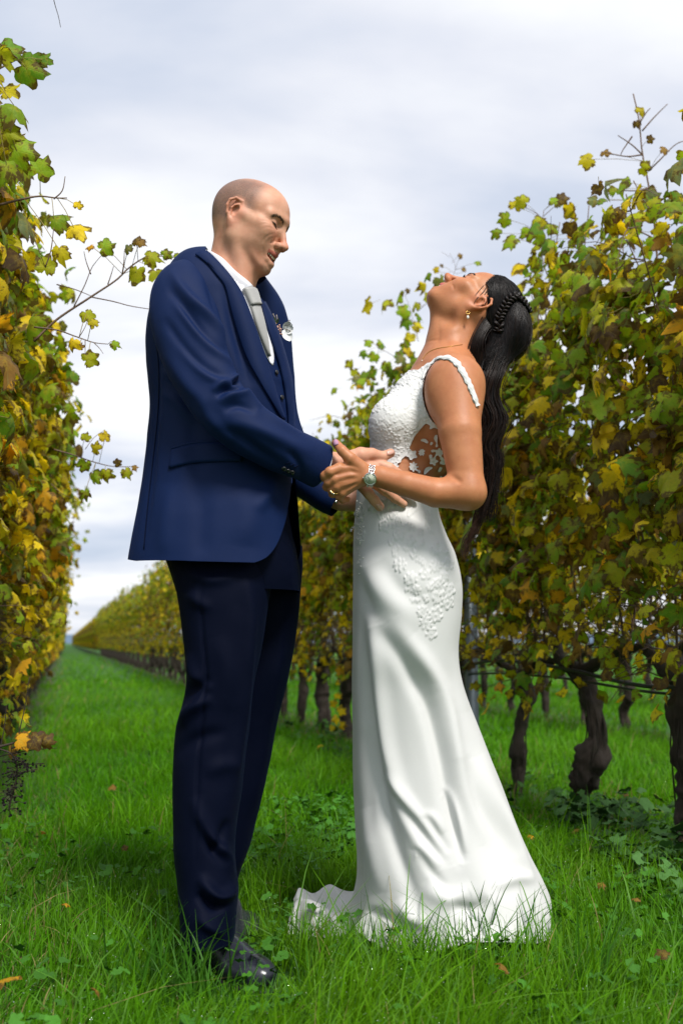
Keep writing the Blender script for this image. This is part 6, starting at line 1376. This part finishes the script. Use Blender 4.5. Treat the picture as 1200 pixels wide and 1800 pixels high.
weeds(80, lambda r: ((lambda Y: (2.27 - .2754 * Y + r.uniform(-.6, .5), Y))(r.uniform(3.2, 9))), .014, .026, 4, .03, .1, (.045, .13, .02))
lv = LEAF_HI
def fallen(x, y, z, size, tone, label, rot):
    Yg = (HCAM - z) / ((y - 1130) / 1750) * .985; p = P(x, y, Yg); o = obj('fallen_leaf', LEAFMESH[int(rot) % 10, tone]); o.location = p; o.rotation_euler = (random.uniform(-.7, .7), random.uniform(-.7, .7), rot); o.scale = (size * .6,) * 3; tag(o, label, 'leaf', 'fallen vine leaves in the grass')
for i, (x, y, s, tn, lb) in enumerate(((197, 1385, .05, 6, 'curled brown leaf lying on the grass behind the groom, left of his knee'), (78, 1462, .03, 6, 'small tan leaf in the grass at the far left below the dried grapes'), (1055, 1553, .03, 6, 'small tan-orange leaf in the grass right of the gown\'s hem'), (1115, 1580, .03, 6, 'tan leaf in the grass, lower right, beyond the tan-orange one'),
        (1170, 1675, .045, 7, 'large brown leaf at the right edge, lowest of the leaves there'), (888, 1700, .04, 6, 'crumpled tan leaf upright in the foreground grass below the gown'), (10, 1720, .06, 5, 'yellow-brown leaf in the bottom left corner'), (170, 1740, .03, 6, 'brown leaf in the grass left of the groom\'s shoes'), (120, 1590, .03, 5, 'orange leaf fragment in the grass at left, level with the trouser hem'),
        (220, 1488, .03, 7, 'dark brown leaf scrap left of the groom\'s shin'), (930, 1468, .035, 5, 'yellow leaf beside the back of the gown near the vine trunk'), (1010, 1460, .04, 6, 'tan leaf at the foot of the twisted vine trunk'), (1100, 1395, .04, 7, 'brown leaf under the right row, near the soil'), (560, 1310, .05, 4, 'yellow leaf on the grass at the foot of the vines between the couple'))):
    fallen(x, y, .07, s, tn, lb, i * 1.7)
# a small yellow shoot of leaves low between the couple
shoot([(598, 1300), (592, 1270), (590, 1245), (592, 1222)], 7.7, .003, [(588, 1238, 300, .8, 4), (598, 1250, 60, .9, 4), (590, 1262, 240, .8, 4), (600, 1275, 100, .8, 4), (584, 1278, 200, .6, 3), (594, 1225, 0, .7, 4)], size=.07)
# long single blades in front of the hem and the shoes
m = M_grass
def tuft(name, label, x, y, n, hmax, seed, spread=.06):
    r = random.Random(seed); c = P(x, y, HCAM / ((y - 1130) / 1750)); mb = MB(); T = []
    for k in range(n):
        bx, by = c[0] + r.gauss(0, spread), c[1] + r.gauss(0, spread * .6); h = hmax * r.uniform(.45, 1); a = r.uniform(0, 6.28); ln = h * r.uniform(.1, .9); w = r.uniform(.0018, .0032); V = []
        for i in range(7):
            u = i / 6; q = np.array([bx + math.cos(a) * ln * u * u, by + math.sin(a) * ln * u * u * .5, h * (u - .25 * u * u * min(1.4, ln / h))]); ww = w * (1 - u) ** .6 + .0002; sd = np.array([math.cos(a + 1.3), math.sin(a + 1.3), 0]) if k % 2 else np.array([1, .2, 0]); V += [q - sd * ww, q + sd * ww]
        mb.add(V, [(2 * i, 2 * i + 1, 2 * i + 3, 2 * i + 2) for i in range(6)], np.array([.04, .13, .01]) * r.uniform(.6, 1.5))
    o = obj('grass', mb.mesh('grass', M_grass, attr='tint')); o['kind'] = 'stuff'
tuft('t', '', 800, 1690, 90, .26, 1, .09); tuft('t', '', 760, 1690, 60, .2, 2, .10); tuft('t', '', 870, 1650, 60, .24, 3, .06); tuft('t', '', 325, 1730, 50, .2, 4, .04); tuft('t', '', 390, 1745, 60, .10, 5, .08); tuft('t', '', 270, 1720, 60, .26, 6, .05); tuft('t', '', 560, 1665, 70, .15, 7, .10); tuft('t', '', 640, 1690, 60, .13, 8, .08); tuft('t', '', 1040, 1740, 30, .3, 9, .03); tuft('t', '', 450, 1760, 40, .09, 10, .05); tuft('t', '', 930, 1650, 60, .17, 11, .06)
